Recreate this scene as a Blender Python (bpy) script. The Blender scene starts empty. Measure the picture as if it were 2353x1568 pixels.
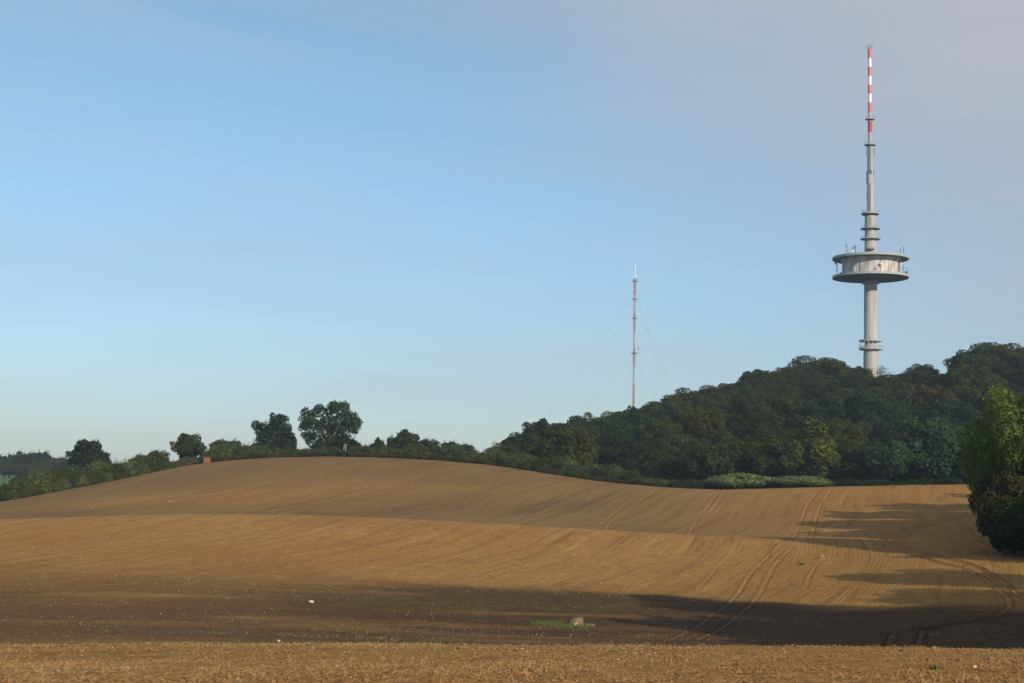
import bpy, math, numpy as np
from mathutils import Matrix, Vector

# ------------------------------------------------------------------ camera, light, sky
SC = bpy.context.scene
COL = SC.collection
F_PX = 3400.0                       # focal length in pixels of a 2352 x 1568 frame
PITCH, ROLL = math.radians(5.31), math.radians(1.08)
cam = bpy.data.cameras.new('camera')
cam.sensor_width = 36.0
cam.lens = 36.0 * F_PX / 2352.0
cam.clip_start = 0.1
cam.clip_end = 20000
cam_o = bpy.data.objects.new('camera', cam)
CR = Matrix.Rotation(math.pi / 2 + PITCH, 4, 'X') @ Matrix.Rotation(ROLL, 4, 'Z')
cam_o.matrix_world = CR
COL.objects.link(cam_o)
SC.camera = cam_o

SUN_EL, SUN_AZ = math.radians(22.5), math.radians(180 - 31)      # azimuth clockwise from +Y
sd = Vector((math.sin(SUN_AZ) * math.cos(SUN_EL), math.cos(SUN_AZ) * math.cos(SUN_EL), math.sin(SUN_EL)))
sun = bpy.data.lights.new('sun', 'SUN')
sun.energy = 5.0
sun.angle = math.radians(0.5)
sun.color = (1.0, 0.87, 0.70)
sun_o = bpy.data.objects.new('sun', sun)
sun_o.rotation_euler = sd.to_track_quat('Z', 'Y').to_euler()
COL.objects.link(sun_o)

W = bpy.data.worlds.new('World')
SC.world = W
W.use_nodes = True
wn, wl = W.node_tree.nodes, W.node_tree.links
wn.clear()
def N(nodes, t, **kw):
    n = nodes.new(t)
    for k, v in kw.items():
        if k.startswith('i_'):
            key = k[2:]
            key = int(key) if key.isdigit() else key.replace('_', ' ')
            n.inputs[key].default_value = v
        else:
            setattr(n, k, v)
    return n
sky = N(wn, 'ShaderNodeTexSky', sky_type='NISHITA', sun_disc=False, sun_elevation=SUN_EL, sun_rotation=SUN_AZ,
        altitude=150, air_density=1.1, dust_density=0.5, ozone_density=1.6)
tint = N(wn, 'ShaderNodeMix', data_type='RGBA', blend_type='MULTIPLY')
tint.inputs[0].default_value = 1.0
tint.inputs[7].default_value = (1.02, 1.16, 1.22, 1)
tc = N(wn, 'ShaderNodeTexCoord')
wl.new(sky.outputs[0], tint.inputs[6])
sxyz = N(wn, 'ShaderNodeSeparateXYZ'); wl.new(tc.outputs['Generated'], sxyz.inputs[0])
hzr = N(wn, 'ShaderNodeMapRange', interpolation_type='SMOOTHSTEP'); hzr.inputs[1].default_value = -0.02; hzr.inputs[2].default_value = 0.36
wl.new(sxyz.outputs[2], hzr.inputs[0])
htn = N(wn, 'ShaderNodeMix', data_type='RGBA'); htn.inputs[6].default_value = (0.74, 0.90, 1.20, 1); htn.inputs[7].default_value = (1.04, 1.21, 1.23, 1)
wl.new(hzr.outputs[0], htn.inputs[0]); wl.new(htn.outputs[2], tint.inputs[7])
mp = N(wn, 'ShaderNodeMapping')
mp.inputs['Scale'].default_value = (2.2, 2.2, 11.0)
wl.new(tc.outputs['Generated'], mp.inputs[0])
nz = N(wn, 'ShaderNodeTexNoise', i_Scale=1.6, i_Detail=4.5, i_Roughness=0.5, i_Distortion=0.5)
wl.new(mp.outputs[0], nz.inputs['Vector'])
nr = N(wn, 'ShaderNodeMapRange')
nr.inputs[1].default_value = 0.40; nr.inputs[2].default_value = 0.72
nr.inputs[3].default_value = 0.0; nr.inputs[4].default_value = 1.0
wl.new(nz.outputs['Fac'], nr.inputs[0])
# the thin veil of high cloud thickens towards the upper right of the sky
dt = N(wn, 'ShaderNodeVectorMath', operation='DOT_PRODUCT')
dt.inputs[1].default_value = (0.60, 0.0, 0.80)
wl.new(tc.outputs['Generated'], dt.inputs[0])
vr = N(wn, 'ShaderNodeMapRange', interpolation_type='SMOOTHSTEP')
vr.inputs[1].default_value = 0.13; vr.inputs[2].default_value = 0.44
vr.inputs[3].default_value = 0.0; vr.inputs[4].default_value = 1.0
wl.new(dt.outputs['Value'], vr.inputs[0])
ma = N(wn, 'ShaderNodeMath', operation='MULTIPLY_ADD')
ma.inputs[1].default_value = 0.27
wl.new(nr.outputs[0], ma.inputs[0])
mb = N(wn, 'ShaderNodeMath', operation='MULTIPLY')
mb.inputs[1].default_value = 0.80
wl.new(vr.outputs[0], mb.inputs[0])
wl.new(mb.outputs[0], ma.inputs[2])
cl = N(wn, 'ShaderNodeMix', data_type='RGBA')
cl.inputs[7].default_value = (4.65, 4.75, 5.3, 1)
wl.new(ma.outputs[0], cl.inputs[0])
wl.new(tint.outputs[2], cl.inputs[6])
bg = N(wn, 'ShaderNodeBackground', i_Strength=0.105)
wl.new(cl.outputs[2], bg.inputs[0])
wo = N(wn, 'ShaderNodeOutputWorld')
wl.new(bg.outputs[0], wo.inputs[0])

SC.view_settings.view_transform = 'Standard'
SC.view_settings.look = 'None'
SC.view_settings.exposure = 0.0
SC.view_settings.gamma = 1.0
SC.cycles.max_bounces = 6
SC.cycles.volume_bounces = 0
SC.cycles.transparent_max_bounces = 8

# ------------------------------------------------------------------ helpers
R3 = np.array(CR.to_3x3())
def ray(px, py):
    v = R3 @ np.array([(px - 1176) / F_PX, -(py - 784) / F_PX, -1.0])
    return v / v[1]
def at(px, py, Y):
    return ray(px, py) * Y
def mz(px, py):
    return ray(px, py)[2]
def ux(px, py=1150):
    return ray(px, py)[0]

def hash2(ix, iy, seed):
    h = (ix.astype(np.int64) * 374761393 + iy.astype(np.int64) * 668265263 + seed * 1442695041) & 0xFFFFFFFF
    h = ((h ^ (h >> 13)) * 1274126177) & 0xFFFFFFFF
    h = (h ^ (h >> 16)) & 0xFFFFFFFF
    return h / 4294967295.0
def vnoise(x, y, seed=0):
    ix, iy = np.floor(x), np.floor(y)
    fx, fy = x - ix, y - iy
    fx = fx * fx * (3 - 2 * fx); fy = fy * fy * (3 - 2 * fy)
    a = hash2(ix, iy, seed); b = hash2(ix + 1, iy, seed)
    c = hash2(ix, iy + 1, seed); d = hash2(ix + 1, iy + 1, seed)
    return (a * (1 - fx) + b * fx) * (1 - fy) + (c * (1 - fx) + d * fx) * fy - 0.5
def fbm(x, y, octs=4, seed=0):
    s = np.zeros_like(x); a = 1.0
    for i in range(octs):
        s += a * vnoise(x * 2 ** i + 17.3 * i, y * 2 ** i - 9.1 * i, seed + i)
        a *= 0.5
    return s

def mesh_obj(name, V, Fc, mats, parent=None, smooth=False, midx=None):
    me = bpy.data.meshes.new(name)
    V = np.asarray(V, dtype=np.float32).reshape(-1, 3)
    if isinstance(Fc, np.ndarray):
        n, k = Fc.shape
        me.vertices.add(len(V)); me.vertices.foreach_set('co', V.ravel())
        me.loops.add(n * k); me.loops.foreach_set('vertex_index', Fc.ravel().astype(np.int32))
        me.polygons.add(n); me.polygons.foreach_set('loop_start', np.arange(0, n * k, k, dtype=np.int32))
        me.update(calc_edges=True)
    else:
        me.from_pydata([tuple(map(float, v)) for v in V], [], [tuple(f) for f in Fc])
    for m in (mats if isinstance(mats, (list, tuple)) else [mats]):
        me.materials.append(m)
    if midx is not None:
        me.polygons.foreach_set('material_index', np.asarray(midx, dtype=np.int32))
    me.polygons.foreach_set('use_smooth', np.full(len(me.polygons), smooth))
    me.update()
    o = bpy.data.objects.new(name, me)
    COL.objects.link(o)
    if parent is not None:
        o.parent = parent
    return o

def tag(o, label=None, cat=None, group=None, kind=None):
    if label: o['label'] = label
    if cat: o['category'] = cat
    if group: o['group'] = group
    if kind: o['kind'] = kind
    return o
def empty(name, loc):
    o = bpy.data.objects.new(name, None)
    o.empty_display_size = 0.5
    o.location = Vector([float(c) for c in loc])
    COL.objects.link(o)
    return o

class MB:
    """collects simple solids into one mesh"""
    def __init__(s): s.V = []; s.F = []; s.M = []
    def add(s, V, Fc, m=0):
        b = len(s.V)
        s.V += [tuple(map(float, v)) for v in V]
        s.F += [tuple(b + i for i in f) for f in Fc]
        s.M += [m] * len(Fc)
    def lathe(s, prof, n=48, m=0, a0=0.0, a1=2 * math.pi, cx=0, cy=0):
        full = abs(a1 - a0 - 2 * math.pi) < 1e-6
        k = n if full else n + 1
        V = []
        for r, z in prof:
            for i in range(k):
                a = a0 + (a1 - a0) * i / n
                V.append((cx + r * math.cos(a), cy + r * math.sin(a), z))
        Fc = []
        for j in range(len(prof) - 1):
            for i in range(n):
                i2 = (i + 1) % k
                Fc.append((j * k + i, j * k + i2, (j + 1) * k + i2, (j + 1) * k + i))
        s.add(V, Fc, m)
    def tube(s, p, q, r, r2=None, n=6, m=0):
        p = Vector(p); q = Vector(q); d = q - p
        if d.length < 1e-6: return
        r2 = r if r2 is None else r2
        a = d.orthogonal().normalized(); b = d.normalized().cross(a)
        V = []
        for c, rr in ((p, r), (q, r2)):
            for i in range(n):
                t = 2 * math.pi * i / n
                V.append(c + a * (rr * math.cos(t)) + b * (rr * math.sin(t)))
        Fc = [(i, (i + 1) % n, n + (i + 1) % n, n + i) for i in range(n)]
        Fc += [tuple(range(n - 1, -1, -1)), tuple(range(n, 2 * n))]
        s.add(V, Fc, m)
    def box(s, c, sx, sy, sz, m=0, rz=0.0):
        V = []
        for dz in (-1, 1):
            for dy in (-1, 1):
                for dx in (-1, 1):
                    x, y = dx * sx / 2, dy * sy / 2
                    V.append((c[0] + x * math.cos(rz) - y * math.sin(rz), c[1] + x * math.sin(rz) + y * math.cos(rz), c[2] + dz * sz / 2))
        s.add(V, [(0, 2, 3, 1), (4, 5, 7, 6), (0, 1, 5, 4), (2, 6, 7, 3), (0, 4, 6, 2), (1, 3, 7, 5)], m)
    def ring(s, R, z, r, n=36, k=5, m=0, cx=0, cy=0):
        V = []; Fc = []
        for i in range(n):
            a = 2 * math.pi * i / n
            for j in range(k):
                t = 2 * math.pi * j / k
                rr = R + r * math.cos(t)
                V.append((cx + rr * math.cos(a), cy + rr * math.sin(a), z + r * math.sin(t)))
        for i in range(n):
            for j in range(k):
                Fc.append((i * k + j, ((i + 1) % n) * k + j, ((i + 1) % n) * k + (j + 1) % k, i * k + (j + 1) % k))
        s.add(V, Fc, m)
    def build(s, name, mats, parent=None, smooth=False):
        o = mesh_obj(name, s.V, s.F, mats, parent, False, s.M)
        if smooth:
            me = o.data
            me.polygons.foreach_set('use_smooth', [True] * len(me.polygons))
            me.set_sharp_from_angle(angle=math.radians(35))
        return o

# ------------------------------------------------------------------ materials
def new_mat(name):
    m = bpy.data.materials.new(name); m.use_nodes = True
    nt = m.node_tree; nt.nodes.clear()
    out = nt.nodes.new('ShaderNodeOutputMaterial')
    return m, nt.nodes, nt.links, out
def simple_mat(name, col, rough=0.8, var=0.15, scale=1.5, metal=0.0, stretch=(1, 1, 1), col2=None, bump=0.0):
    m, n, l, out = new_mat(name)
    p = N(n, 'ShaderNodeBsdfPrincipled'); p.inputs['Roughness'].default_value = rough; p.inputs['Metallic'].default_value = metal
    t = N(n, 'ShaderNodeTexCoord'); mp = N(n, 'ShaderNodeMapping'); mp.inputs['Scale'].default_value = stretch
    l.new(t.outputs['Object'], mp.inputs[0])
    z = N(n, 'ShaderNodeTexNoise', i_Scale=scale, i_Detail=6.0, i_Roughness=0.65)
    l.new(mp.outputs[0], z.inputs['Vector'])
    r = N(n, 'ShaderNodeMapRange'); r.inputs[1].default_value = 0.3; r.inputs[2].default_value = 0.7
    l.new(z.outputs['Fac'], r.inputs[0])
    mx = N(n, 'ShaderNodeMix', data_type='RGBA')
    c2 = col2 if col2 else tuple(c * (1 - 2 * var) for c in col)
    mx.inputs[6].default_value = (*c2, 1); mx.inputs[7].default_value = (*col, 1)
    l.new(r.outputs[0], mx.inputs[0]); l.new(mx.outputs[2], p.inputs['Base Color'])
    if bump:
        b = N(n, 'ShaderNodeBump', i_Strength=bump, i_Distance=0.05); l.new(z.outputs['Fac'], b.inputs['Height']); l.new(b.outputs[0], p.inputs['Normal'])
    l.new(p.outputs[0], out.inputs[0])
    return m
def leaf_mat(name, trans=0.28):
    """leaf colour comes from each tree's own object colour, with clumps of fresher and duller leaves"""
    m, n, l, out = new_mat(name)
    oi = N(n, 'ShaderNodeObjectInfo')
    t = N(n, 'ShaderNodeTexCoord')
    z = N(n, 'ShaderNodeTexNoise', i_Scale=0.55, i_Detail=3.0, i_Roughness=0.7)
    l.new(t.outputs['Object'], z.inputs['Vector'])
    r = N(n, 'ShaderNodeMapRange'); r.inputs[1].default_value = 0.33; r.inputs[2].default_value = 0.67
    r.inputs[3].default_value = 0.62; r.inputs[4].default_value = 1.5
    l.new(z.outputs['Fac'], r.inputs[0])
    z2 = N(n, 'ShaderNodeTexWhiteNoise', noise_dimensions='3D')
    g = N(n, 'ShaderNodeNewGeometry')
    l.new(g.outputs['Random Per Island'], z2.inputs['Vector'])
    r2 = N(n, 'ShaderNodeMapRange'); r2.inputs[3].default_value = 0.7; r2.inputs[4].default_value = 1.35
    l.new(z2.outputs['Value'], r2.inputs[0])
    mu = N(n, 'ShaderNodeMath', operation='MULTIPLY'); l.new(r.outputs[0], mu.inputs[0]); l.new(r2.outputs[0], mu.inputs[1])
    vm = N(n, 'ShaderNodeVectorMath', operation='SCALE'); l.new(oi.outputs['Color'], vm.inputs[0]); l.new(mu.outputs[0], vm.inputs['Scale'])
    # some leaves yellowing
    mx = N(n, 'ShaderNodeMix', data_type='RGBA'); mx.inputs[7].default_value = (0.075, 0.06, 0.012, 1)
    r3 = N(n, 'ShaderNodeMapRange'); r3.inputs[1].default_value = 0.86; r3.inputs[2].default_value = 1.0; r3.inputs[4].default_value = 0.5
    l.new(g.outputs['Random Per Island'], r3.inputs[0]); l.new(r3.outputs[0], mx.inputs[0]); l.new(vm.outputs[0], mx.inputs[6])
    d = N(n, 'ShaderNodeBsdfDiffuse'); tr = N(n, 'ShaderNodeBsdfTranslucent')
    l.new(mx.outputs[2], d.inputs[0])
    tcm = N(n, 'ShaderNodeMix', data_type='RGBA', blend_type='MULTIPLY'); tcm.inputs[0].default_value = 1
    tcm.inputs[7].default_value = (1.2, 1.3, 0.5, 1)
    l.new(mx.outputs[2], tcm.inputs[6]); l.new(tcm.outputs[2], tr.inputs[0])
    ms = N(n, 'ShaderNodeMixShader'); ms.inputs[0].default_value = trans
    l.new(d.outputs[0], ms.inputs[1]); l.new(tr.outputs[0], ms.inputs[2]); l.new(ms.outputs[0], out.inputs[0])
    return m
M_leaf = leaf_mat('foliage')
M_bark = simple_mat('bark', (0.055, 0.045, 0.032), 0.9, 0.3, 3.0, stretch=(1, 1, 0.2))
M_conc = simple_mat('weathered_concrete', (0.43, 0.43, 0.415), 0.85, 0.12, 0.35, stretch=(1.8, 1.8, 0.10), col2=(0.265, 0.27, 0.25))
M_conc_shade = simple_mat('shaded_underside_concrete', (0.085, 0.095, 0.10), 0.9, 0.1, 0.3)  # concrete darkened to carry the shade beneath the discs
M_rim = simple_mat('green_grey_rim', (0.31, 0.38, 0.36), 0.7, 0.08, 0.4, col2=(0.25, 0.31, 0.29))
M_steel = simple_mat('galvanised_steel', (0.34, 0.36, 0.36), 0.5, 0.12, 2.0)
M_dark = simple_mat('dark_steel', (0.06, 0.06, 0.065), 0.6, 0.1, 2.0)
M_red = simple_mat('faded_red_paint', (0.52, 0.17, 0.14), 0.55, 0.05, 0.8)
M_mred = simple_mat('lattice_red_paint', (0.36, 0.10, 0.10), 0.6, 0.1, 0.5)
M_red2 = simple_mat('strong_red_paint', (0.36, 0.05, 0.035), 0.55, 0.06, 0.8)
M_white = simple_mat('white_paint', (0.74, 0.75, 0.73), 0.55, 0.04, 0.8)
M_orange = simple_mat('orange_boards', (0.26, 0.095, 0.038), 0.8, 0.12, 2.0, stretch=(1, 1, 12))
M_wood = simple_mat('grey_weathered_wood', (0.38, 0.33, 0.26), 0.9, 0.12, 5.0)
M_stone = simple_mat('field_stone', (0.22, 0.14, 0.075), 0.9, 0.15, 6.0, bump=0.4)
M_moss = simple_mat('mossy_concrete', (0.19, 0.145, 0.075), 0.9, 0.2, 2.2, col2=(0.085, 0.078, 0.034), stretch=(1, 1, 0.5), bump=0.3)
M_lid = simple_mat('old_lid', (0.07, 0.07, 0.035), 0.9, 0.2, 4.0)
M_flint = simple_mat('pale_flint', (0.56, 0.45, 0.29), 0.7, 0.15, 9.0)
M_straw = simple_mat('straw', (0.42, 0.29, 0.12), 0.8, 0.2, 4.0)
M_clod = simple_mat('clod_soil', (0.265, 0.142, 0.044), 0.95, 0.22, 3.0, bump=0.3)
M_grass = simple_mat('grass_green', (0.115, 0.150, 0.032), 0.8, 0.3, 3.0)

# ------------------------------------------------------------------ terrain heights
PX = [-500, 0, 200, 470, 800, 1100, 1400, 1550, 1900, 2250, 2800]
rows = {   # depth : image row the ground reaches in each column
    'px':   [0, 400, 800, 1200, 1600, 1900, 2250],
    18:  [1568, 1568, 1568, 1568, 1568, 1568, 1568],
    28:  [1524, 1521, 1515, 1511, 1510, 1510, 1511],
    40:  [1494, 1489, 1482, 1480, 1485, 1488, 1490],
    60:  [1465, 1468, 1480, 1500, 1510, 1512, 1514],
    80:  [1432, 1440, 1455, 1472, 1485, 1488, 1484],
    105: [1385, 1392, 1402, 1418, 1430, 1432, 1420],
    135: [1318, 1325, 1340, 1358, 1365, 1362, 1345],
    170: [1250, 1245, 1258, 1280, 1300, 1295, 1275],
    205: [1192, 1180, 1188, 1208, 1232, 1241, 1235],
    235: [1202, 1191, 1196, 1212, 1233, 1226, 1205],
    265: [1188, 1164, 1167, 1184, 1205, 1198, 1180],
    320: [1166, 1118, 1105, 1118, 1143, 1145, 1140]}
k12D = [350, 350, 365, 390, 400, 390, 365, 350, 350, 350, 350]
k12P = [1156, 1152, 1115, 1063, 1049, 1065, 1108, 1121, 1118, 1112, 1106]
z13  = [-10, -9.6, -4.5, 2.2, 3.8, 2.3, -1.5, -4.0, -3.6, -3.4, -2.5]
z14  = [-8, -7.5, -6, 0, 2, 1, 4, 8, 14, 17, 22]
z15  = [-6, -6, -6, -3, -1, 0, 9, 18, 33, 40, 47]
z16  = [-5, -5, -6, -5, -3, 0, 9, 18, 35, 42, 50]
z17  = [-5, -5, -6, -6, -4, 0, 6, 12, 26, 32, 40]
nodes_D, nodes_Z = [], []
for i, px in enumerate(PX):
    D = [-90.0, 0.0]; Z = [2.5, -1.55]
    pq = min(max(px, 0), 2250)
    for d in (18, 28, 40, 60, 80, 105, 135, 170, 205, 235, 265, 320):
        py = np.interp(pq, rows['px'], rows[d])
        D.append(d); Z.append(d * mz(px if 0 <= px <= 2352 else pq, py))
    D.append(k12D[i]); Z.append(k12D[i] * mz(pq, k12P[i]))
    for d, zz in ((k12D[i] + 35, z13), (480, z14), (590, z15), (700, z16), (1000, z17)):
        D.append(d); Z.append(zz[i])
    D.append(4200); Z.append(-14)
    nodes_D.append(D); nodes_Z.append(Z)
nodes_D = np.array(nodes_D, float); nodes_Z = np.array(nodes_Z, float)
nodes_U = np.array([ux(p) for p in PX])

def pchip(xk, yk, x):
    """xk, yk: (n,K) node rows, x: (n,) -> (n,) monotone cubic"""
    h = np.diff(xk, axis=1); dl = np.diff(yk, axis=1) / h
    d = np.zeros_like(yk)
    a, b = dl[:, :-1], dl[:, 1:]
    w1 = 2 * h[:, 1:] + h[:, :-1]; w2 = h[:, 1:] + 2 * h[:, :-1]
    with np.errstate(divide='ignore', invalid='ignore'):
        hm = (w1 + w2) / (w1 / a + w2 / b)
    d[:, 1:-1] = np.where(a * b > 0, hm, 0)
    d[:, 0] = dl[:, 0]; d[:, -1] = dl[:, -1]
    K = xk.shape[1]
    idx = np.clip((xk <= x[:, None]).sum(axis=1) - 1, 0, K - 2)
    r = np.arange(len(x))
    x0 = xk[r, idx]; hh = h[r, idx]
    t = np.clip((x - x0) / hh, 0, 1)
    y0, y1, d0, d1 = yk[r, idx], yk[r, idx + 1], d[r, idx], d[r, idx + 1]
    return ((1 + 2 * t) * (1 - t) ** 2 * y0 + t * (1 - t) ** 2 * hh * d0 + t * t * (3 - 2 * t) * y1 - t * t * (1 - t) * hh * d1)

def smooth_u(u, tab):
    # cubic across the columns
    K = tab.shape[1]; out = np.zeros((len(u), K))
    uk = nodes_U
    i = np.clip(np.searchsorted(uk, u) - 1, 0, len(uk) - 2)
    h = uk[i + 1] - uk[i]; t = np.clip((u - uk[i]) / h, 0, 1)
    sl = np.gradient(tab, uk, axis=0)
    y0, y1, d0, d1 = tab[i], tab[i + 1], sl[i], sl[i + 1]
    t = t[:, None]; h = h[:, None]
    return ((1 + 2 * t) * (1 - t) ** 2 * y0 + t * (1 - t) ** 2 * h * d0 + t * t * (3 - 2 * t) * y1 - t * t * (1 - t) * h * d1)

def H(x, y):
    x = np.atleast_1d(np.asarray(x, float)); y = np.atleast_1d(np.asarray(y, float))
    x, y = np.broadcast_arrays(x, y)
    sh = x.shape; x = x.ravel(); y = y.ravel()
    out = np.zeros(len(x))
    for s in range(0, len(x), 60000):
        xs, ys = x[s:s + 60000], y[s:s + 60000]
        u = np.clip(xs / np.maximum(ys, 12), nodes_U[0], nodes_U[-1])
        out[s:s + 60000] = pchip(smooth_u(u, nodes_D), smooth_u(u, nodes_Z), ys)
    out += 0.22 * vnoise(x / 31, y / 31, 3) * np.clip((y - 40) / 60, 0, 1)
    out += 0.11 * fbm(x / 4.5, y / 6, 2, 33) * np.exp(-((y - 41) / 13) ** 2)
    return out.reshape(sh)
def h1(x, y): return float(H(x, y)[0])

def edgeD(u):
    return np.interp(u, nodes_U, k12D)
def hit(px, py, d0=14, d1=700):
    """ground point seen at a picture position"""
    r = ray(px, py)
    D = np.geomspace(d0, d1, 1500)
    g = H(r[0] * D, D) - r[2] * D
    k = np.argmax(g > 0)
    if g[k] <= 0: k = len(D) - 1
    return np.array([r[0] * D[k], D[k]])

# wheel tracks, as ground paths
tracks = [
 [(1700,1123),(1640,1165),(1600,1195),(1562,1230)], [(1684,1123),(1624,1165),(1584,1195)],
 [(1890,1121),(1860,1150),(1842,1190),(1828,1225),(1815,1242)], [(1912,1121),(1888,1155),(1874,1190),(1866,1225),(1862,1240)],
 [(1795,1251),(1752,1290),(1722,1320),(1690,1370),(1640,1410),(1590,1445),(1545,1468)],
 [(1826,1252),(1785,1290),(1762,1330),(1742,1368),(1700,1410),(1660,1440),(1600,1470)],
 [(2262,1170),(2150,1195),(2085,1217),(2030,1240),(2020,1250),(2080,1270),(2150,1290),(2230,1312),(2290,1350),(2318,1385),(2290,1412),(2230,1428),(2100,1447),(2045,1465),(2032,1487)],
 [(2262,1176),(2170,1198),(2110,1216),(2062,1238),(2052,1250),(2100,1264),(2180,1284),(2240,1300),(2295,1330),(2360,1380)],
 [(2400,1398),(2300,1418),(2160,1440),(2112,1465),(2100,1488)],
 [(1502,1130),(1440,1175),(1400,1203),(1375,1222)], [(1480,1130),(1420,1170),(1378,1203)],
 [(1312,1142),(1255,1172),(1200,1200)], [(1122,1150),(1060,1180)],
 [(660,1062),(610,1085),(570,1108)],
 [(1880,1290),(1862,1320),(1850,1352)], [(1645,1308),(1622,1332),(1600,1356)],
 [(820,1568),(960,1540),(1110,1508),(1190,1492)], [(1010,1566),(1150,1535),(1320,1505)],
 [(1460,1328),(1440,1345),(1425,1362)], [(1300,1420),(1225,1400),(1185,1388)],
]
track_w = [.9,.9, 1.2,1.2, 1.3,1.3, 1.8,1.8,1.8, .8,.8,.7,.6,.5,.8,.9,.8,.8,.6,.5]
tr_pts = []
for t, w in zip(tracks, track_w):
    P = [hit(*p) for p in t]
    # catmull-rom
    Q = []
    P = [P[0]] + P + [P[-1]]
    for i in range(1, len(P) - 2):
        for s in np.linspace(0, 1, 7)[:-1]:
            p0, p1, p2, p3 = P[i-1], P[i], P[i+1], P[i+2]
            Q.append(0.5 * ((2*p1) + (-p0+p2)*s + (2*p0-5*p1+4*p2-p3)*s*s + (-p0+3*p1-3*p2+p3)*s**3))
    Q.append(P[-1])
    tr_pts.append((np.array(Q), w))

def rut_field(x, y):
    """0..1 in the bottom of a wheel track, negative lobes = thrown-up shoulder"""
    dip = np.zeros(len(x)); sho = np.zeros(len(x))
    for Q, w in tr_pts:
        for a, b in zip(Q[:-1], Q[1:]):
            hw = 0.115 + 0.0005 * (a[1] + b[1]) / 2
            R = hw * 3.2
            m = np.where((x > min(a[0], b[0]) - R) & (x < max(a[0], b[0]) + R) & (y > min(a[1], b[1]) - R) & (y < max(a[1], b[1]) + R))[0]
            if len(m) == 0: continue
            d = b - a; L2 = max(d @ d, 1e-6)
            t = np.clip(((x[m] - a[0]) * d[0] + (y[m] - a[1]) * d[1]) / L2, 0, 1)
            ds = np.hypot(x[m] - a[0] - t * d[0], y[m] - a[1] - t * d[1])
            dip[m] = np.maximum(dip[m], w * np.exp(-(ds / hw) ** 4))
            sho[m] = np.maximum(sho[m], w * np.exp(-((ds - 1.75 * hw) / (0.55 * hw)) ** 2))
    return dip, sho

ROW_A = ux(2080)                       # drill rows run towards this bearing
def roww(x, y):
    n = math.hypot(1, ROW_A)
    wv = (x - y * ROW_A) / n
    return wv + 1.3 * np.sin(y / 41.0 + 0.8) + 0.8 * np.sin(y / 17.0 + x / 60)

def wet_shade_field(x, y):  # moist soil of the hollow plus shade put into its colour
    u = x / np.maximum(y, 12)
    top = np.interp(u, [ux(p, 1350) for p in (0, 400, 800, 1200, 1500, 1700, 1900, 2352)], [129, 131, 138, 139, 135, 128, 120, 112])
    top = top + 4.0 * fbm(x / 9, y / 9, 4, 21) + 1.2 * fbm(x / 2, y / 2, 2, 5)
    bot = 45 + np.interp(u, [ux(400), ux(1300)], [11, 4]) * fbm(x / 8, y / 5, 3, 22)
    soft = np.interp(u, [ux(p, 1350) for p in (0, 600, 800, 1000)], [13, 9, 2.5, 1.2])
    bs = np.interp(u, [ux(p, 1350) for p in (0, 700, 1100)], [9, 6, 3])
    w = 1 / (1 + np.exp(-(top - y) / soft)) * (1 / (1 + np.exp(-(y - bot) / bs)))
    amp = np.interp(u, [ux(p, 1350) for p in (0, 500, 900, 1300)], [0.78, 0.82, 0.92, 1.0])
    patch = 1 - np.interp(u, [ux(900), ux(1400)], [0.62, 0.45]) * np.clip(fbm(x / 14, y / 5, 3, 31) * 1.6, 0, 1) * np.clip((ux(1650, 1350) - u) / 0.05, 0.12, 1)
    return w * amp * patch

# ---- ground sheet
vd = np.concatenate([[-6, -4, -2.6, -1.7, -1.1, -0.75, -0.55, -0.47], np.linspace(-0.41, 0.43, 1050), [0.47, 0.55, 0.75, 1.1, 1.7, 2.6, 4, 6]])
Dd = np.concatenate([np.linspace(-90, 12, 18), np.geomspace(13.5, 425, 960), np.geomspace(430, 4000, 90)])
VV, DD = np.meshgrid(vd, Dd)
XX = VV * np.maximum(DD, 12); YY = DD.copy()
x, y = XX.ravel(), YY.ravel()
z = H(x, y)
ed = edgeD(np.clip(x / np.maximum(y, 12), nodes_U[0], nodes_U[-1]))
infield = 1 / (1 + np.exp((y - ed - 1.5 * vnoise(x / 4, y / 4, 8)) / 0.7))
dip, sho = rut_field(x, y)
brk = np.clip(0.72 + 0.7 * fbm(x / 3.5, y / 9, 3, 90), 0.35, 1)
dip *= brk; sho *= brk
near = np.exp(-np.clip(y - 16, 0, None) / 45)
rough = (0.040 * fbm(x / 0.55, y / 0.9, 3, 11) + 0.035 * vnoise(x / 0.14, y / 0.3, 12)) * near + 0.05 * fbm(x / 1.8, y / 2.6, 3, 13)
rw = roww(x, y)
ridge = 0.003 * np.sin(rw * 2 * math.pi / 1.5) + 0.055 * vnoise(rw / 1.1, y / 60, 14) + 0.10 * vnoise(rw / 6.0, y / 120, 15)
vis = (y > 12) & (y < 430) & (np.abs(x / np.maximum(y, 12)) < 0.46)
hollow = wet_shade_field(x, y)
z = z + np.where(vis, (rough + ridge * (1 - 0.8 * hollow) * np.clip((y - 42) / 20, 0.15, 1)) * infield * (1 - 0.7 * np.clip(dip, 0, 1)) - 0.09 * dip + 0.05 * sho, 0)
# hump of earth under the boulder beside the crest
bo = hit(1887, 1286)
z = z + 0.25 * np.exp(-((x - bo[0]) ** 2 + (y - bo[1]) ** 2) / 2.0)
nr_, nc_ = DD.shape
ii = (np.arange(nr_ - 1)[:, None] * nc_ + np.arange(nc_ - 1)[None, :]).ravel()
Fq = np.stack([ii, ii + 1, ii + 1 + nc_, ii + nc_], axis=1)

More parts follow.
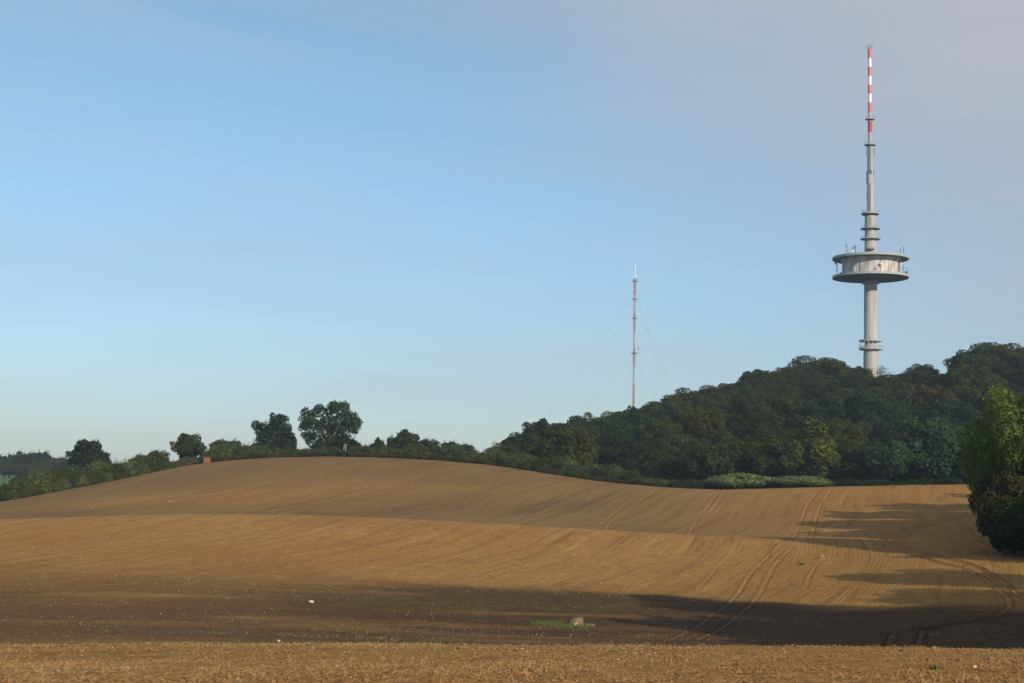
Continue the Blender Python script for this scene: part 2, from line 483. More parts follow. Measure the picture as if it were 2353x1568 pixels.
def ground_mat():
    m, n, l, out = new_mat('ground')
    g = N(n, 'ShaderNodeNewGeometry')
    def attr(nm):
        return N(n, 'ShaderNodeAttribute', attribute_name=nm).outputs['Fac']
    def noise(scale, det=4.0, rg=0.6, stretch=None, rot=0.0):
        z_ = N(n, 'ShaderNodeTexNoise', i_Scale=scale, i_Detail=det, i_Roughness=rg)
        src = g.outputs['Position']
        if stretch:
            mp_ = N(n, 'ShaderNodeMapping'); mp_.inputs['Rotation'].default_value = (0, 0, rot); mp_.inputs['Scale'].default_value = stretch
            l.new(src, mp_.inputs[0]); src = mp_.outputs[0]
        l.new(src, z_.inputs['Vector'])
        return z_.outputs['Fac']
    def mr(src, a, b, c=0.0, d=1.0):
        r_ = N(n, 'ShaderNodeMapRange'); r_.inputs[1].default_value = a; r_.inputs[2].default_value = b
        r_.inputs[3].default_value = c; r_.inputs[4].default_value = d
        l.new(src, r_.inputs[0]); return r_.outputs[0]
    def mix(f, a, b, bt='MIX'):
        x_ = N(n, 'ShaderNodeMix', data_type='RGBA', blend_type=bt)
        for s, k in ((f, 0), (a, 6), (b, 7)):
            if isinstance(s, (int, float)): x_.inputs[k].default_value = s
            elif isinstance(s, tuple): x_.inputs[k].default_value = (*s, 1)
            else: l.new(s, x_.inputs[k])
        return x_.outputs[2]
    def mul(a, b):
        x_ = N(n, 'ShaderNodeMath', operation='MULTIPLY')
        for s, k in ((a, 0), (b, 1)):
            if isinstance(s, (int, float)): x_.inputs[k].default_value = s
            else: l.new(s, x_.inputs[k])
        return x_.outputs[0]
    ra = math.atan(ROW_A)
    soil = mix(mr(noise(0.045, 3), 0.38, 0.62), (0.405, 0.208, 0.049), (0.45, 0.266, 0.071))
    soil = mix(mr(noise(0.6, 5, 0.7), 0.35, 0.65, 0, 0.62), soil, (0.23, 0.110, 0.032))
    soil = mix(mr(noise(7.0, 4, 0.75), 0.40, 0.62, 0, 0.6), soil, (0.18, 0.088, 0.030))
    # straw-coloured streaks along the working direction
    soil = mix(mr(noise(1.0, 5, 0.7, (1.6, 0.10, 1), ra), 0.54, 0.68, 0, 0.40), soil, (0.40, 0.27, 0.11))
    rv = N(n, 'ShaderNodeCombineXYZ'); l.new(mul(attr('rowphase'), 0.9), rv.inputs[0])
    sy_ = N(n, 'ShaderNodeSeparateXYZ'); l.new(g.outputs['Position'], sy_.inputs[0]); l.new(mul(sy_.outputs[1], 0.022), rv.inputs[1])
    def rnoise(sc, det=3.0):
        z_ = N(n, 'ShaderNodeTexNoise', i_Scale=sc, i_Detail=det, i_Roughness=0.6); l.new(rv.outputs[0], z_.inputs['Vector']); return z_.outputs['Fac']
    far_shaded_soil = mix(mr(noise(0.03, 3), 0.4, 0.6), (0.178, 0.104, 0.039), (0.212, 0.133, 0.048))  # greyer soil tone that carries the shade of the far slope
    soil = mix(attr('far'), soil, far_shaded_soil)
    soil = mix(mr(rnoise(0.55), 0.50, 0.66, 0, 0.45), soil, mix(attr('far'), (0.20, 0.10, 0.034), (0.085, 0.048, 0.022)))
    soil = mix(mr(rnoise(0.8), 0.56, 0.70, 0, 0.45), soil, mix(attr('far'), (0.42, 0.28, 0.11), (0.23, 0.145, 0.06)))
    soil = mix(mul(mr(rnoise(1.5, 2.0), 0.585, 0.635, 0, 0.55), attr('rowamp')), soil, (0.13, 0.066, 0.026))
    soil = mix(0.0, soil, mix(mr(noise(0.03, 3), 0.4, 0.6), (0.155, 0.088, 0.034), (0.185, 0.112, 0.040)))
    soil = mix(mul(attr('near'), 0.75), soil, mix(mr(noise(2.2, 5, 0.7), 0.35, 0.65), (0.225, 0.120, 0.035), (0.335, 0.190, 0.054)))
    wet_shade = mix(mr(noise(1.3, 5, 0.7), 0.35, 0.65), (0.048, 0.026, 0.013), (0.086, 0.049, 0.023))  # moist soil, with part of the tree shade deepened into its colour
    wet_shade = mix(mr(noise(0.5, 5, 0.75, (0.35, 1.5, 1)), 0.56, 0.70, 0, 0.6), wet_shade, (0.17, 0.12, 0.045))
    soil = mix(attr('wet_shade'), soil, wet_shade)
    green = mul(attr('weedy'), mr(noise(2.2, 6, 0.8, (0.5, 1, 1)), 0.50, 0.62))
    soil = mix(green, soil, (0.13, 0.125, 0.03))
    rutc = mix(attr('wet_shade'), (0.40, 0.24, 0.09), (0.15, 0.092, 0.048))
    soil = mix(mul(attr('rut'), mr(attr('wet_shade'), 0, 1, 0.45, 0.85)), soil, rutc)
    soil = mix(mul(attr('rutedge'), 0.75), soil, mix(attr('wet_shade'), (0.17, 0.08, 0.028), (0.028, 0.016, 0.008)))
    wild = mix(mr(noise(0.5, 5, 0.7), 0.35, 0.65), (0.022, 0.026, 0.011), (0.05, 0.05, 0.02))
    wild = mix(attr('meadow'), wild, (0.07, 0.14, 0.035))
    wild = mix(attr('verge'), wild, mix(mr(noise(0.8, 4, 0.7), 0.4, 0.6), (0.16, 0.115, 0.05), (0.07, 0.085, 0.025)))
    colr = mix(attr('field'), wild, soil)
    p = N(n, 'ShaderNodeBsdfPrincipled'); p.inputs['Roughness'].default_value = 1.0
    p.inputs['Specular IOR Level'].default_value = 0.1
    l.new(colr, p.inputs['Base Color'])
    # fine drill rows + crumbs
    ro = attr('rowphase')
    sn = N(n, 'ShaderNodeMath', operation='SINE')
    l.new(mul(ro, 2 * math.pi / 0.50), sn.inputs[0])
    rowh = mul(mul(sn.outputs[0], attr('rowamp')), 0.012)
    b1 = N(n, 'ShaderNodeBump', i_Strength=1.0, i_Distance=1.0); l.new(rowh, b1.inputs['Height'])
    b2 = N(n, 'ShaderNodeBump', i_Strength=1.0, i_Distance=0.06); l.new(noise(9.0, 5, 0.75), b2.inputs['Height']); l.new(b1.outputs[0], b2.inputs['Normal'])
    b3 = N(n, 'ShaderNodeBump', i_Strength=0.9, i_Distance=0.5); l.new(noise(0.9, 5, 0.7), b3.inputs['Height']); l.new(b2.outputs[0], b3.inputs['Normal'])
    l.new(b3.outputs[0], p.inputs['Normal'])
    l.new(p.outputs[0], out.inputs[0])
    return m

ground = mesh_obj('ground', np.stack([x, y, z], axis=1), Fq, ground_mat(), smooth=True)
tag(ground, kind='structure')
def set_attr(nm, v):
    a = ground.data.attributes.new(nm, 'FLOAT', 'POINT'); a.data.foreach_set('value', np.asarray(v, np.float32))
u_ = x / np.maximum(y, 12)
far = np.clip((y - 212) / 12, 0, 1) * (1 - np.interp(u_, [ux(1450), ux(1900)], [0.0, 0.75]))  # shade over the far slope, painted as a darker soil tone
# sunlit swell of the far slope, painted as a paler soil stripe
pale = np.exp(-((y - (318 + 25 * np.sin(u_ * 7))) / 26) ** 2) * np.interp(u_, [ux(0), ux(300), ux(700), ux(1100)], [0.1, 0.8, 0.75, 0.1])
set_attr('far', np.clip(far - 0.95 * pale, 0, 1))
set_attr('wet_shade', hollow)
weedy = np.clip(np.exp(-((y - 118) / 9) ** 2) * np.interp(u_, [ux(600), ux(900), ux(1400), ux(1600)], [0.2, 1, 1, 0])
        + 0.9 * np.exp(-((y - 74) / 8) ** 2) * np.interp(u_, [ux(300), ux(600), ux(1200), ux(1400)], [0.1, 1, 1, 0])
        + 0.5 * np.exp(-((y - 135) / 10) ** 2) + 0.25 * (np.abs(y - 165) < 25) * (u_ > ux(1900)), 0, 1)
set_attr('weedy', weedy * infield)
set_attr('rut', np.clip(dip, 0, 1))
set_attr('rutedge', np.clip(sho, 0, 1))
set_attr('near', np.clip((52 - y) / 10, 0, 1) + 0.25 * np.clip((u_ - 0.05) / 0.15, 0, 1) * (y > 52))
set_attr('field', infield)
set_attr('meadow', np.clip((y - 520) / 20, 0, 1) * np.clip((ux(240) - u_) / 0.02, 0, 1) * np.clip((1400 - y) / 50, 0, 1))
set_attr('verge', (1 - infield) * np.exp(-np.clip(y - ed, 0, None) / 4.0))
set_attr('rowphase', rw + 0.10 * fbm(x / 5, y / 5, 3, 41))
set_attr('rowamp', infield * (1 - np.clip(hollow * 1.2, 0, 1)) * np.clip((y - 50) / 60, 0.1, 1) * (0.35 + 0.65 * np.clip((u_ + 0.15) / 0.35, 0, 1)) * np.clip(1.15 + fbm(x / 20, y / 40, 2, 43), 0.3, 1))
del XX, YY, VV, DD, x, y, z, Fq

# ------------------------------------------------------------------ foliage
def leaf_cards(P, Nrm, size, rng, aspect=0.62):
    """rhombic leaf clusters at P facing roughly Nrm"""
    n = len(P)
    Nrm = Nrm + rng.normal(0, 0.42, (n, 3)); Nrm /= np.linalg.norm(Nrm, axis=1)[:, None] + 1e-9
    A = np.cross(Nrm, rng.normal(0, 1, (n, 3))); A /= np.linalg.norm(A, axis=1)[:, None] + 1e-9
    B = np.cross(Nrm, A)
    s = size * rng.uniform(0.6, 1.35, n)[:, None]
    V = np.stack([P - A * s, P - B * s * aspect + A * s * 0.15, P + A * s, P + B * s * aspect + A * s * 0.15], axis=1).reshape(-1, 3)
    Fc = np.arange(4 * n).reshape(n, 4)
    return V, Fc

def crown_mesh(rng, W_, Hc, z0, nl, leaf, lobes=34, lobe_r=0.30, shape='round', spiky=0.0, fill=0.18, ragged=0.0, gap=0.0, tuft=0.40):
    """crown of width W_, from height z0 up to Hc; nl leaf clusters gathered in lobes"""
    R = W_ / 2; hz = (Hc - z0) / 2; zc = z0 + hz
    cs = []
    while len(cs) < lobes:
        d = rng.normal(0, 1, 3); d /= np.linalg.norm(d)
        rr = rng.uniform(0.35, 1.0) ** 0.45
        lr = lobe_r * rng.uniform(0.65, 1.25)
        c = d * rr * (1 - lr * 0.85)
        if shape == 'cone':
            t = (c[2] + 1) / 2; k = 1.15 - 0.95 * t; c[0] *= k; c[1] *= k; lr *= (0.6 + 0.5 * k)
        elif shape == 'dome':
            if c[2] < 0: k = 1.0 + 0.12 * c[2]; c[0] *= k * 1.08; c[1] *= k * 1.08
        elif shape == 'bush':
            c[2] = c[2] * 0.9 - 0.05
        elif shape == 'oak':
            if c[2] < -0.45 and math.hypot(c[0], c[1]) < 0.35: continue
        cs.append((c, lr))
    C_ = np.array([c for c, _ in cs]); L = np.array([r for _, r in cs])
    pr = L ** 2 / (L ** 2).sum()
    k = rng.choice(lobes, nl, p=pr)
    d = rng.normal(0, 1, (nl, 3)); d[:, 2] += 0.25
    d /= np.linalg.norm(d, axis=1)[:, None]
    depth = rng.uniform(0, 1, nl) ** (1.6 if ragged == 0 else 1.0)
    rad = L[k] * (1.0 - 0.45 * depth * rng.uniform(0, 1, nl)) * (1 + ragged * rng.normal(0, 0.35, nl))
    # break each lobe into smaller tufts
    tf = 0.5 + 0.5 * np.sin(d[:, 0] * 7 + k * 1.7) * np.sin(d[:, 1] * 7 + k * 2.3) * np.sin(d[:, 2] * 7 + k)
    rad *= 1.12 - tuft + tuft * tf
    P = C_[k] + d * rad[:, None]
    if gap > 0:
        keep = (np.sin(P[:, 0] * 9 + 1) + np.sin(P[:, 1] * 8 + 2) + np.sin(P[:, 2] * 10)) > (-3 + 3 * gap) * 1.0
        keep |= rng.uniform(0, 1, nl) < 0.35
        P, d = P[keep], d[keep]
    P = P * np.array([R, R, hz]) + np.array([0, 0, zc])
    P[:, 2] = np.where(P[:, 2] < 0.05, rng.uniform(0.05, 1.0, len(P)), P[:, 2]) if z0 < 1 else np.maximum(P[:, 2], z0 * 0.6 + 0.1)
    V1, F1 = leaf_cards(P, d, leaf, rng)
    nf = int(nl * fill)
    if nf:
        q = rng.normal(0, 1, (nf, 3)); q /= np.linalg.norm(q, axis=1)[:, None]
        q *= (rng.uniform(0, 1, nf) ** 0.33 * 0.72)[:, None]
        if shape == 'cone':
            kk = 1.1 - 0.9 * (q[:, 2] + 1) / 2; q[:, 0] *= kk; q[:, 1] *= kk
        P2 = q * np.array([R, R, hz]) + np.array([0, 0, zc])
        V2, F2 = leaf_cards(P2, q, leaf * 1.5, rng, 0.8)
        V1 = np.vstack([V1, V2]); F1 = np.vstack([F1, F2 + 4 * len(P)])
    if spiky > 0:      # shoots standing out of the outline, each a row of small leaves
        ns = int(90 * spiky)
        j = rng.choice(len(P), ns)
        Ps = []; Ds = []
        cen = np.array([0, 0, zc - hz * 0.2])
        for b in P[j]:
            o = b - cen; o /= np.linalg.norm(o) + 1e-9
            dr = o * 0.7 + np.array([0, 0, 0.75]) + rng.normal(0, 0.25, 3); dr /= np.linalg.norm(dr)
            Ls = rng.uniform(0.3, 1.0) * 0.16 * Hc * spiky
            for t in np.linspace(0, 1, 7):
                Ps.append(b + dr * Ls * t + rng.normal(0, 0.04 * Ls + 0.02, 3)); Ds.append(rng.normal(0, 1, 3))
        V3, F3 = leaf_cards(np.array(Ps), np.array(Ds), leaf * 0.75, rng, 0.5)
        F1 = np.vstack([F1, F3 + len(V1)]); V1 = np.vstack([V1, V3])
    return V1, F1, C_ * np.array([R, R, hz]) + np.array([0, 0, zc])

def limb(mb, pts, r0, r1, n=6):
    m = len(pts) - 1
    for i in range(m):
        mb.tube(pts[i], pts[i + 1], r0 + (r1 - r0) * i / m, r0 + (r1 - r0) * (i + 1) / m, n)

def trunk_mb(rng, Hc, z0, r, centres, nb=8, lean=0.0):
    mb = MB()
    top = z0 + (Hc - z0) * 0.62
    P = [(0, 0, -0.6)]
    for i in range(1, 6):
        t = i / 5
        P.append((rng.normal(0, 0.02) * Hc + lean * t, rng.normal(0, 0.02) * Hc, top * t))
    limb(mb, [Vector(p) for p in P], r, r * 0.3, 8)
    mb.tube((0, 0, -0.6), (0, 0, 0.35), r * 1.55, r * 1.05, 8)
    ids = rng.choice(len(centres), min(nb, len(centres)), replace=False)
    for i in ids:
        c = Vector(centres[i]); t = rng.uniform(0.3, 0.85)
        k = t * 5; a = int(k); p0 = Vector(P[a]).lerp(Vector(P[min(a + 1, 5)]), k - a)
        mid = p0.lerp(c, 0.5) + Vector((0, 0, 0.06 * Hc)) + Vector(rng.normal(0, 0.03 * Hc, 3))
        limb(mb, [p0, mid, c], r * 0.42, r * 0.10, 5)
    return mb

class Proto:
    pass
def make_proto(seed, W_, Hc, z0, nl, leaf, tr=0.35, nb=8, **kw):
    rng = np.random.default_rng(seed)
    p = Proto()
    V, Fc, cs = crown_mesh(rng, W_, Hc, z0, nl, leaf, **kw)
    p.H = float(np.percentile(V[:, 2], 99.85)); p.W = float(np.percentile(V[:, 0], 99.3) - np.percentile(V[:, 0], 0.7))
    o = mesh_obj('crown', V, Fc, M_leaf)
    p.crown = o.data; bpy.data.objects.remove(o)
    o = trunk_mb(rng, Hc, z0, tr, cs, nb).build('trunk', M_bark)
    p.trunk = o.data; bpy.data.objects.remove(o)
    return p
def place(p, name, x, y, w, h, col, rz, label, cat='tree', group=None, crown_name='crown', sink=0.0):
    r = empty(name, (x, y, h1(x, y) - sink))
    r.rotation_euler = (0, 0, rz)
    r.scale = (w / p.W, w / p.W, h / p.H)
    c = bpy.data.objects.new(crown_name, p.crown); COL.objects.link(c); c.parent = r
    c.color = (*col, 1)
    t = bpy.data.objects.new('trunk' if cat == 'tree' else 'stem', p.trunk); COL.objects.link(t); t.parent = r
    tag(r, label, cat, group)
    return r

beech = [make_proto(100 + i, 16, 18, 2.0, 15000, 0.29, 0.4, 7, lobes=[44, 36, 54, 40, 30][i], lobe_r=[.25, .29, .22, .27, .32][i], shape=['dome','round','dome','round','dome'][i], fill=0.08, spiky=0.25, tuft=0.22) for i in range(5)]
cone_p = make_proto(120, 9, 16, 1.2, 8000, 0.34, 0.25, 5, lobes=46, lobe_r=0.26, shape='cone', spiky=0.8, fill=0.12)
hedge = [make_proto(130 + i, 7, 5, -1.6, 4200, 0.19, 0.12, 5, lobes=[20, 26, 22, 30][i], lobe_r=0.34, shape='bush', spiky=[2.0, 1.3, 2.3, 1.6][i], fill=0.22) for i in range(4)]
small = [make_proto(140 + i, 8, 9, 0.8, 5200, 0.23, 0.18, 6, lobes=[30, 36, 28][i], lobe_r=0.28, shape=['round', 'dome', 'cone'][i], spiky=0.9, fill=0.14) for i in range(3)]
oaks = [make_proto(254, 17, 15.5, 1.0, 15000, 0.23, 0.62, 16, lobes=84, lobe_r=0.165, shape='dome', fill=0.03, gap=0.42, spiky=0.5),
        make_proto(253, 12, 13, -0.5, 11000, 0.23, 0.5, 12, lobes=60, lobe_r=0.19, shape='dome', fill=0.10, gap=0.30, spiky=0.5)]
pine = [make_proto(160 + i, 8, 17, 1.5, 4200, 0.42, 0.25, 3, lobes=34, lobe_r=0.26, shape=['round','cone'][i], spiky=1.3, fill=0.15) for i in range(2)]
willow = make_proto(170, 12, 4.2, 0.1, 9000, 0.16, 0.1, 4, lobes=26, lobe_r=0.33, shape='bush', spiky=1.0, fill=0.2)
bare = make_proto(180, 8, 9, 1.0, 1500, 0.12, 0.14, 20, lobes=46, lobe_r=0.2, shape='round', fill=0.0, ragged=0.8)
fine = [make_proto(190 + i, 12, 19, 0.6, 72000, 0.115, 0.4, 12, lobes=[48, 42][i], lobe_r=[.23, .25][i], shape=['oak', 'dome'][i], fill=0.10, spiky=0.3, gap=0.3) for i in range(2)]
fbush = make_proto(195, 7, 6, 0.1, 16000, 0.12, 0.12, 8, lobes=34, lobe_r=0.27, shape='bush', fill=0.2)

rg = np.random.default_rng(7)
DG = (0.033, 0.043, 0.012)
def shade(base, v=0.38):
    k = rg.uniform(1 - v, 1 + v); w = rg.uniform(-0.12, 0.16)
    return (base[0] * k * (1 + w), base[1] * k, base[2] * k * (1 - w))
def by_top(p, name, px, top, D, wpx, col, label, **kw):
    """tree whose highest leaf stands at picture row `top`"""
    a = at(px, top, D)
    g = h1(a[0], D)
    hh = a[2] - g
    return place(p, name, a[0], D, wpx * D / F_PX, hh, col, rg.uniform(0, 6.28), label, **kw)

# --- wooded hill: skyline trees first
G = 'trees of the wood on the hillside'
sky_line = [(1158,1018,438,62),(1198,992,450,78),(1238,963,470,86),(1282,975,480,70),(1325,956,490,84),(1366,948,500,66),(1408,945,510,80),(1450,932,520,100),
            (1496,938,530,66),(1540,908,545,88),(1590,893,555,104),(1640,884,565,96),(1690,876,570,96),(1738,850,575,92),(1792,845,580,96),(1838,832,585,90),
            (1880,818,590,130),(1938,840,600,86),(1975,842,596,66),(2062,862,590,80),(2096,850,590,80),(2118,835,600,58),(2226,806,590,86),(2240,800,585,100),(2282,786,582,118),
            (2335,792,580,110),(2385,796,580,110)]
sl_lab = ['small dark tree at the lower left end of the wooded hill, first in the skyline', 'low dark tree on the skyline, second from the left end of the wood',
 'flat topped dark tree rising above the left end of the wood', 'dark tree on the skyline right of the flat topped tree at the wood\'s left end',
 'broad dark skyline tree halfway between the wood\'s left end and the guyed mast', 'dark tree with a ragged top standing proud on the skyline left of the guyed mast',
 'dark tree on the skyline just left of the foot of the guyed mast', 'broad rounded tree at the foot of the red and white guyed mast',
 'low tree on the skyline just right of the guyed mast', 'ragged tree on the step in the skyline right of the guyed mast',
 'second tree right of the step in the skyline beyond the guyed mast', 'third tree right of the step in the skyline beyond the guyed mast',
 'skyline tree midway between the guyed mast and the tower', 'skyline tree with a peaked top just left of the notch between mast and tower',
 'skyline tree two left of the big dome beside the tower', 'skyline tree touching the left side of the big dome beside the tower',
 'big round dark dome of a tree on the skyline left of the tower', 'thin crowned tree between the big dome and the tower foot',
 'dark tree right against the left side of the tower foot', 'low tree in the skyline dip right of the tower foot', 'skyline tree rising right of the dip beside the tower',
 'small peaked tree on the skyline halfway between tower and the right hand trees', 'dark ragged tree at the left edge of the tallest skyline clump on the right',
 'second tree of the tallest skyline clump at the right', 'highest tree on the skyline near the right edge of the photo', 'skyline tree at the right edge of the photo', 'dark tree beyond the right edge of the skyline']
for i, (px, top, D, w) in enumerate(sky_line):
    by_top(beech[i % 5], 'forest_tree', px, top, D, w * 1.12, shade(DG), sl_lab[i], group=G)

sx = [1100, 1130, 1190, 1250, 1370, 1430, 1500, 1540, 1600, 1700, 1745, 1800, 1870, 1920, 1990, 2050, 2120, 2160, 2175, 2250, 2500]
sy = [1045, 1018, 992, 967, 952, 937, 932, 908, 892, 872, 852, 840, 822, 832, 848, 858, 840, 856, 822, 795, 795]
def placed_free(lst, a, r):
    return all((a[0] - q[0]) ** 2 + (a[1] - q[1]) ** 2 > r * r for q in lst)
used = [(at(px, top, D)[0], D) for px, top, D, w in sky_line]
def at_row(x_, y_, z_):
    v = R3.T @ np.array([x_, y_, z_]); return 784 + F_PX * v[1] / v[2] * 1.0 if False else 784 - F_PX * v[1] / -v[2]
ZONES = [(1235, 'at the left tip of the wood'), (1330, 'under the flat topped skyline tree'), (1425, 'left of the guyed mast'), (1490, 'below the guyed mast'),
         (1570, 'just right of the guyed mast'), (1650, 'under the step in the skyline'), (1730, 'above the left willow mound'), (1800, 'above the right willow mound'),
         (1890, 'above the yellowish cone tree'), (1965, 'left of the tower'), (2045, 'below the tower'), (2120, 'right of the tower'), (2200, 'above the large blue green tree'),
         (2290, 'left of the bright right edge tree'), (9999, 'behind the bright right edge tree')]
def canopy_label(px, sky_row, row, base, w):
    f = (row - sky_row) / max(1116 - sky_row, 1)
    lv = 'just under the skyline' if f < .12 else 'in the upper canopy' if f < .35 else 'halfway down the wood' if f < .6 else 'low in the wood'
    c = {0.033: 'dark green', 0.040: 'olive green', 0.042: 'brownish', 0.022: 'blue green'}[base[0]]
    z_ = [t for lim_, t in ZONES if px < lim_][0]
    return '%s %s tree %s, %s' % ('broad' if w > 18 else 'slim' if w < 15.5 else 'round', c, lv, z_)
left_of_row = {374: 1560, 393: 1500, 416: 1290, 440: 1190, 466: 1160, 494: 1230, 524: 1360, 556: 1480}
for D, pl in left_of_row.items():
    wpx = 13.5 / D * F_PX
    px = pl + rg.uniform(0, 30)
    while px < 2420:
        d2 = D + rg.uniform(-8, 8)
        a = at(px, 1100, d2)
        g = h1(a[0], d2)
        hh = rg.uniform(12.0, 20.5) if D > 400 else rg.uniform(9.5, 15.5)
        lim = max(np.interp(px + q_, sx, sy) for q_ in (-42, -20, 0, 20, 42)) + 6
        zmax = at(px, lim, d2)[2] - g
        hh = min(hh, zmax)
        if hh > 6.0 and placed_free(used, (a[0], d2), 8.5):
            base = DG
            q = rg.uniform()
            if q < 0.22: base = (0.040, 0.045, 0.012)
            elif q < 0.27: base = (0.042, 0.038, 0.015)
            elif q < 0.44: base = (0.022, 0.042, 0.020)
            w = rg.uniform(13.0, 20.5)
            place(beech[int(rg.integers(5))], 'forest_tree', a[0], d2, w, hh, shade(base), rg.uniform(0, 6.28),
                  canopy_label(px, lim, at_row(a[0], d2, g + hh), base, w), group='canopy trees packed together on the hillside')
            used.append((a[0], d2))
        px += wpx * rg.uniform(0.85, 1.2)
print('forest', len(used))

# distinctive trees at the foot of the wood
by_top(cone_p, 'conical_tree', 1868, 960, 362, 96, (0.066, 0.080, 0.015), 'yellowish green cone shaped tree standing out in front of the dark wood', cat='tree')
by_top(small[1], 'broadleaf_tree', 2135, 955, 366, 150, (0.034, 0.062, 0.028), 'large blue green tree at the foot of the wood right of the yellowish cone tree', cat='tree')
by_top(small[0], 'broadleaf_tree', 2030, 1005, 360, 110, (0.032, 0.058, 0.026), 'rounded blue green tree between the yellowish cone tree and the large blue green one', cat='tree')
by_top(small[1], 'broadleaf_tree', 1630, 1010, 364, 110, (0.034, 0.045, 0.016), 'dull green tree above the left end of the pale willow thicket', cat='tree')
by_top(beech[2], 'broadleaf_tree', 2150, 885, 470, 120, (0.052, 0.044, 0.018), 'brownish green tree high in the wood right of the tower', cat='tree')
by_top(small[0], 'broadleaf_tree', 1945, 1010, 368, 80, (0.028, 0.052, 0.024), 'narrow blue green tree just right of the yellowish cone tree', cat='tree')
by_top(beech[1], 'broadleaf_tree', 2240, 985, 366, 130, (0.026, 0.040, 0.018), 'dark tree at the wood foot next to the bright right edge tree', cat='tree')
for i, (px, top, w, lab) in enumerate([(1708, 1086, 165, 'left mound of the pale green willow thicket at the field edge'), (1840, 1092, 165, 'right mound of the pale green willow thicket at the field edge')]):
    by_top(willow, 'willow_thicket', px, top, 352.5, w * 1.0, (0.105, 0.140, 0.055), lab, cat='shrub', group='pale willow thickets', crown_name='foliage')
by_top(bare, 'thin_tree', 2022, 838, 578, 74, (0.13, 0.095, 0.05), 'half bare straw brown tree right in front of the foot of the tower', cat='tree')
by_top(bare, 'thin_tree', 1136, 1010, 400, 26, (0.10, 0.11, 0.04), 'thin sparse little tree at the lower left end of the wood', cat='tree')

# --- hedge along the far crest (px, top, width, kind, colour)
HG = (0.058, 0.078, 0.030)
ORD = 'first second third fourth fifth sixth seventh eighth ninth tenth eleventh twelfth'.split()
MARKS = [(0, 'left frame edge'), (204, 'dark round tree at left'), (475, 'orange box'), (630, 'smaller left oak'), (790, 'wooden ladder'),
         (932, 'slender two tipped tree'), (1136, 'left tip of the wood'), (1457, 'line of the guyed mast'), (1708, 'left willow mound'), (1868, 'yellowish cone tree'), (2003, 'line of the tower'), (2135, 'large blue green tree')]
def rank_labels(pxs, head, tail=''):
    """n-th to the left or right of the nearest landmark"""
    out = [None] * len(pxs)
    near_ = [min(range(len(MARKS)), key=lambda k: abs(MARKS[k][0] - p)) for p in pxs]
    for k in set(near_):
        for side in (-1, 1):
            idx = [i for i in range(len(pxs)) if near_[i] == k and (pxs[i] >= MARKS[k][0]) == (side > 0)]
            idx.sort(key=lambda i: abs(pxs[i] - MARKS[k][0]))
            for r_, i in enumerate(idx):
                out[i] = '%s, %s to the %s of the %s' % (head, ORD[min(r_, 11)], 'right' if side > 0 else 'left', MARKS[k][1])
    return out
def hedge_row(items, head, grp):
    labs = rank_labels([it[0] for it in items], head)
    lab_fn = lambda i: labs[i]
    for i, (px, top, D, w, k, c) in enumerate(items):
        by_top((hedge + small)[k], 'hedge_bush' if k < 4 else 'hedge_tree', px, top, D, w, c, lab_fn(i), cat='bush' if k < 4 else 'tree',
               group=grp, crown_name='foliage' if k < 4 else 'crown')
# left slope hedge, from the frame edge up to the hut
items = []
for px in np.arange(24, 486, 22):
    ed_ = float(edgeD(ux(px)))
    top = np.interp(px, [-60, 0, 60, 100, 180, 260, 330, 400, 440, 470], [1112, 1108, 1086, 1072, 1062, 1054, 1050, 1056, 1056, 1048])
    items.append((px, top + rg.uniform(-3, 8), ed_ + rg.uniform(3, 7), rg.uniform(48, 66), int(rg.integers(4)), shade((0.060, 0.082, 0.026), 0.42)))
hedge_row(items, 'tall green hedge bush', 'bushes of the hedge down the left slope')
items = []
for px in np.arange(8, 440, 20):
    ed_ = float(edgeD(ux(px)))
    base = np.interp(px, [0, 200, 470], [1150, 1113, 1063])
    items.append((px, base - rg.uniform(16, 30), ed_ + rg.uniform(0.5, 1.5), rg.uniform(26, 40), int(rg.integers(4)), shade((0.062, 0.072, 0.028), 0.4)))
hedge_row(items, 'low scrubby bush', 'low bushes at the foot of the left hedge')
# hedge along the crest
items = []
for px in np.arange(484, 1120, 19):
    ed_ = float(edgeD(ux(px)))
    top = np.interp(px, [484, 500, 540, 580, 620, 680, 700, 790, 830, 870, 925, 960, 1030, 1080, 1100, 1120], [1028, 1016, 1010, 1018, 1028, 1034, 1030, 1022, 1016, 1020, 1022, 1018, 1018, 1024, 1040, 1036])
    items.append((px, top + rg.uniform(-4, 8), ed_ + rg.uniform(3, 6), rg.uniform(40, 58), int(rg.integers(4)), shade(HG, 0.25)))
hedge_row(items, 'dark hedge bush', 'bushes of the hedgerow along the crest')
items = []
for px in np.arange(1110, 1560, 20):
    ed_ = float(edgeD(ux(px)))
    top = np.interp(px, [1110, 1150, 1210, 1290, 1380, 1440, 1500, 1560], [1034, 1032, 1040, 1052, 1062, 1076, 1092, 1108])
    items.append((px, top + rg.uniform(-5, 9), ed_ + rg.uniform(2.5, 6), rg.uniform(40, 62), int(rg.integers(4)), shade((0.052, 0.072, 0.024), 0.42)))
hedge_row(items, 'green hedge bush', 'bushes of the hedge below the wood')
items = []
for px in np.arange(478, 1550, 17):
    ed_ = float(edgeD(ux(px)))
    base = np.interp(px, [470, 600, 800, 950, 1100, 1200, 1300, 1400, 1550], [1063, 1054, 1049, 1052, 1065, 1078, 1093, 1108, 1121])
    if abs(px - 790) < 27: continue
    items.append((px, base - rg.uniform(10, 19), ed_ + rg.uniform(0.6, 1.8), rg.uniform(24, 38), int(rg.integers(4)), shade((0.055, 0.058, 0.026), 0.3)))
hedge_row(items, 'low scrubby bush', 'low bushes at the foot of the crest hedge')
items = []
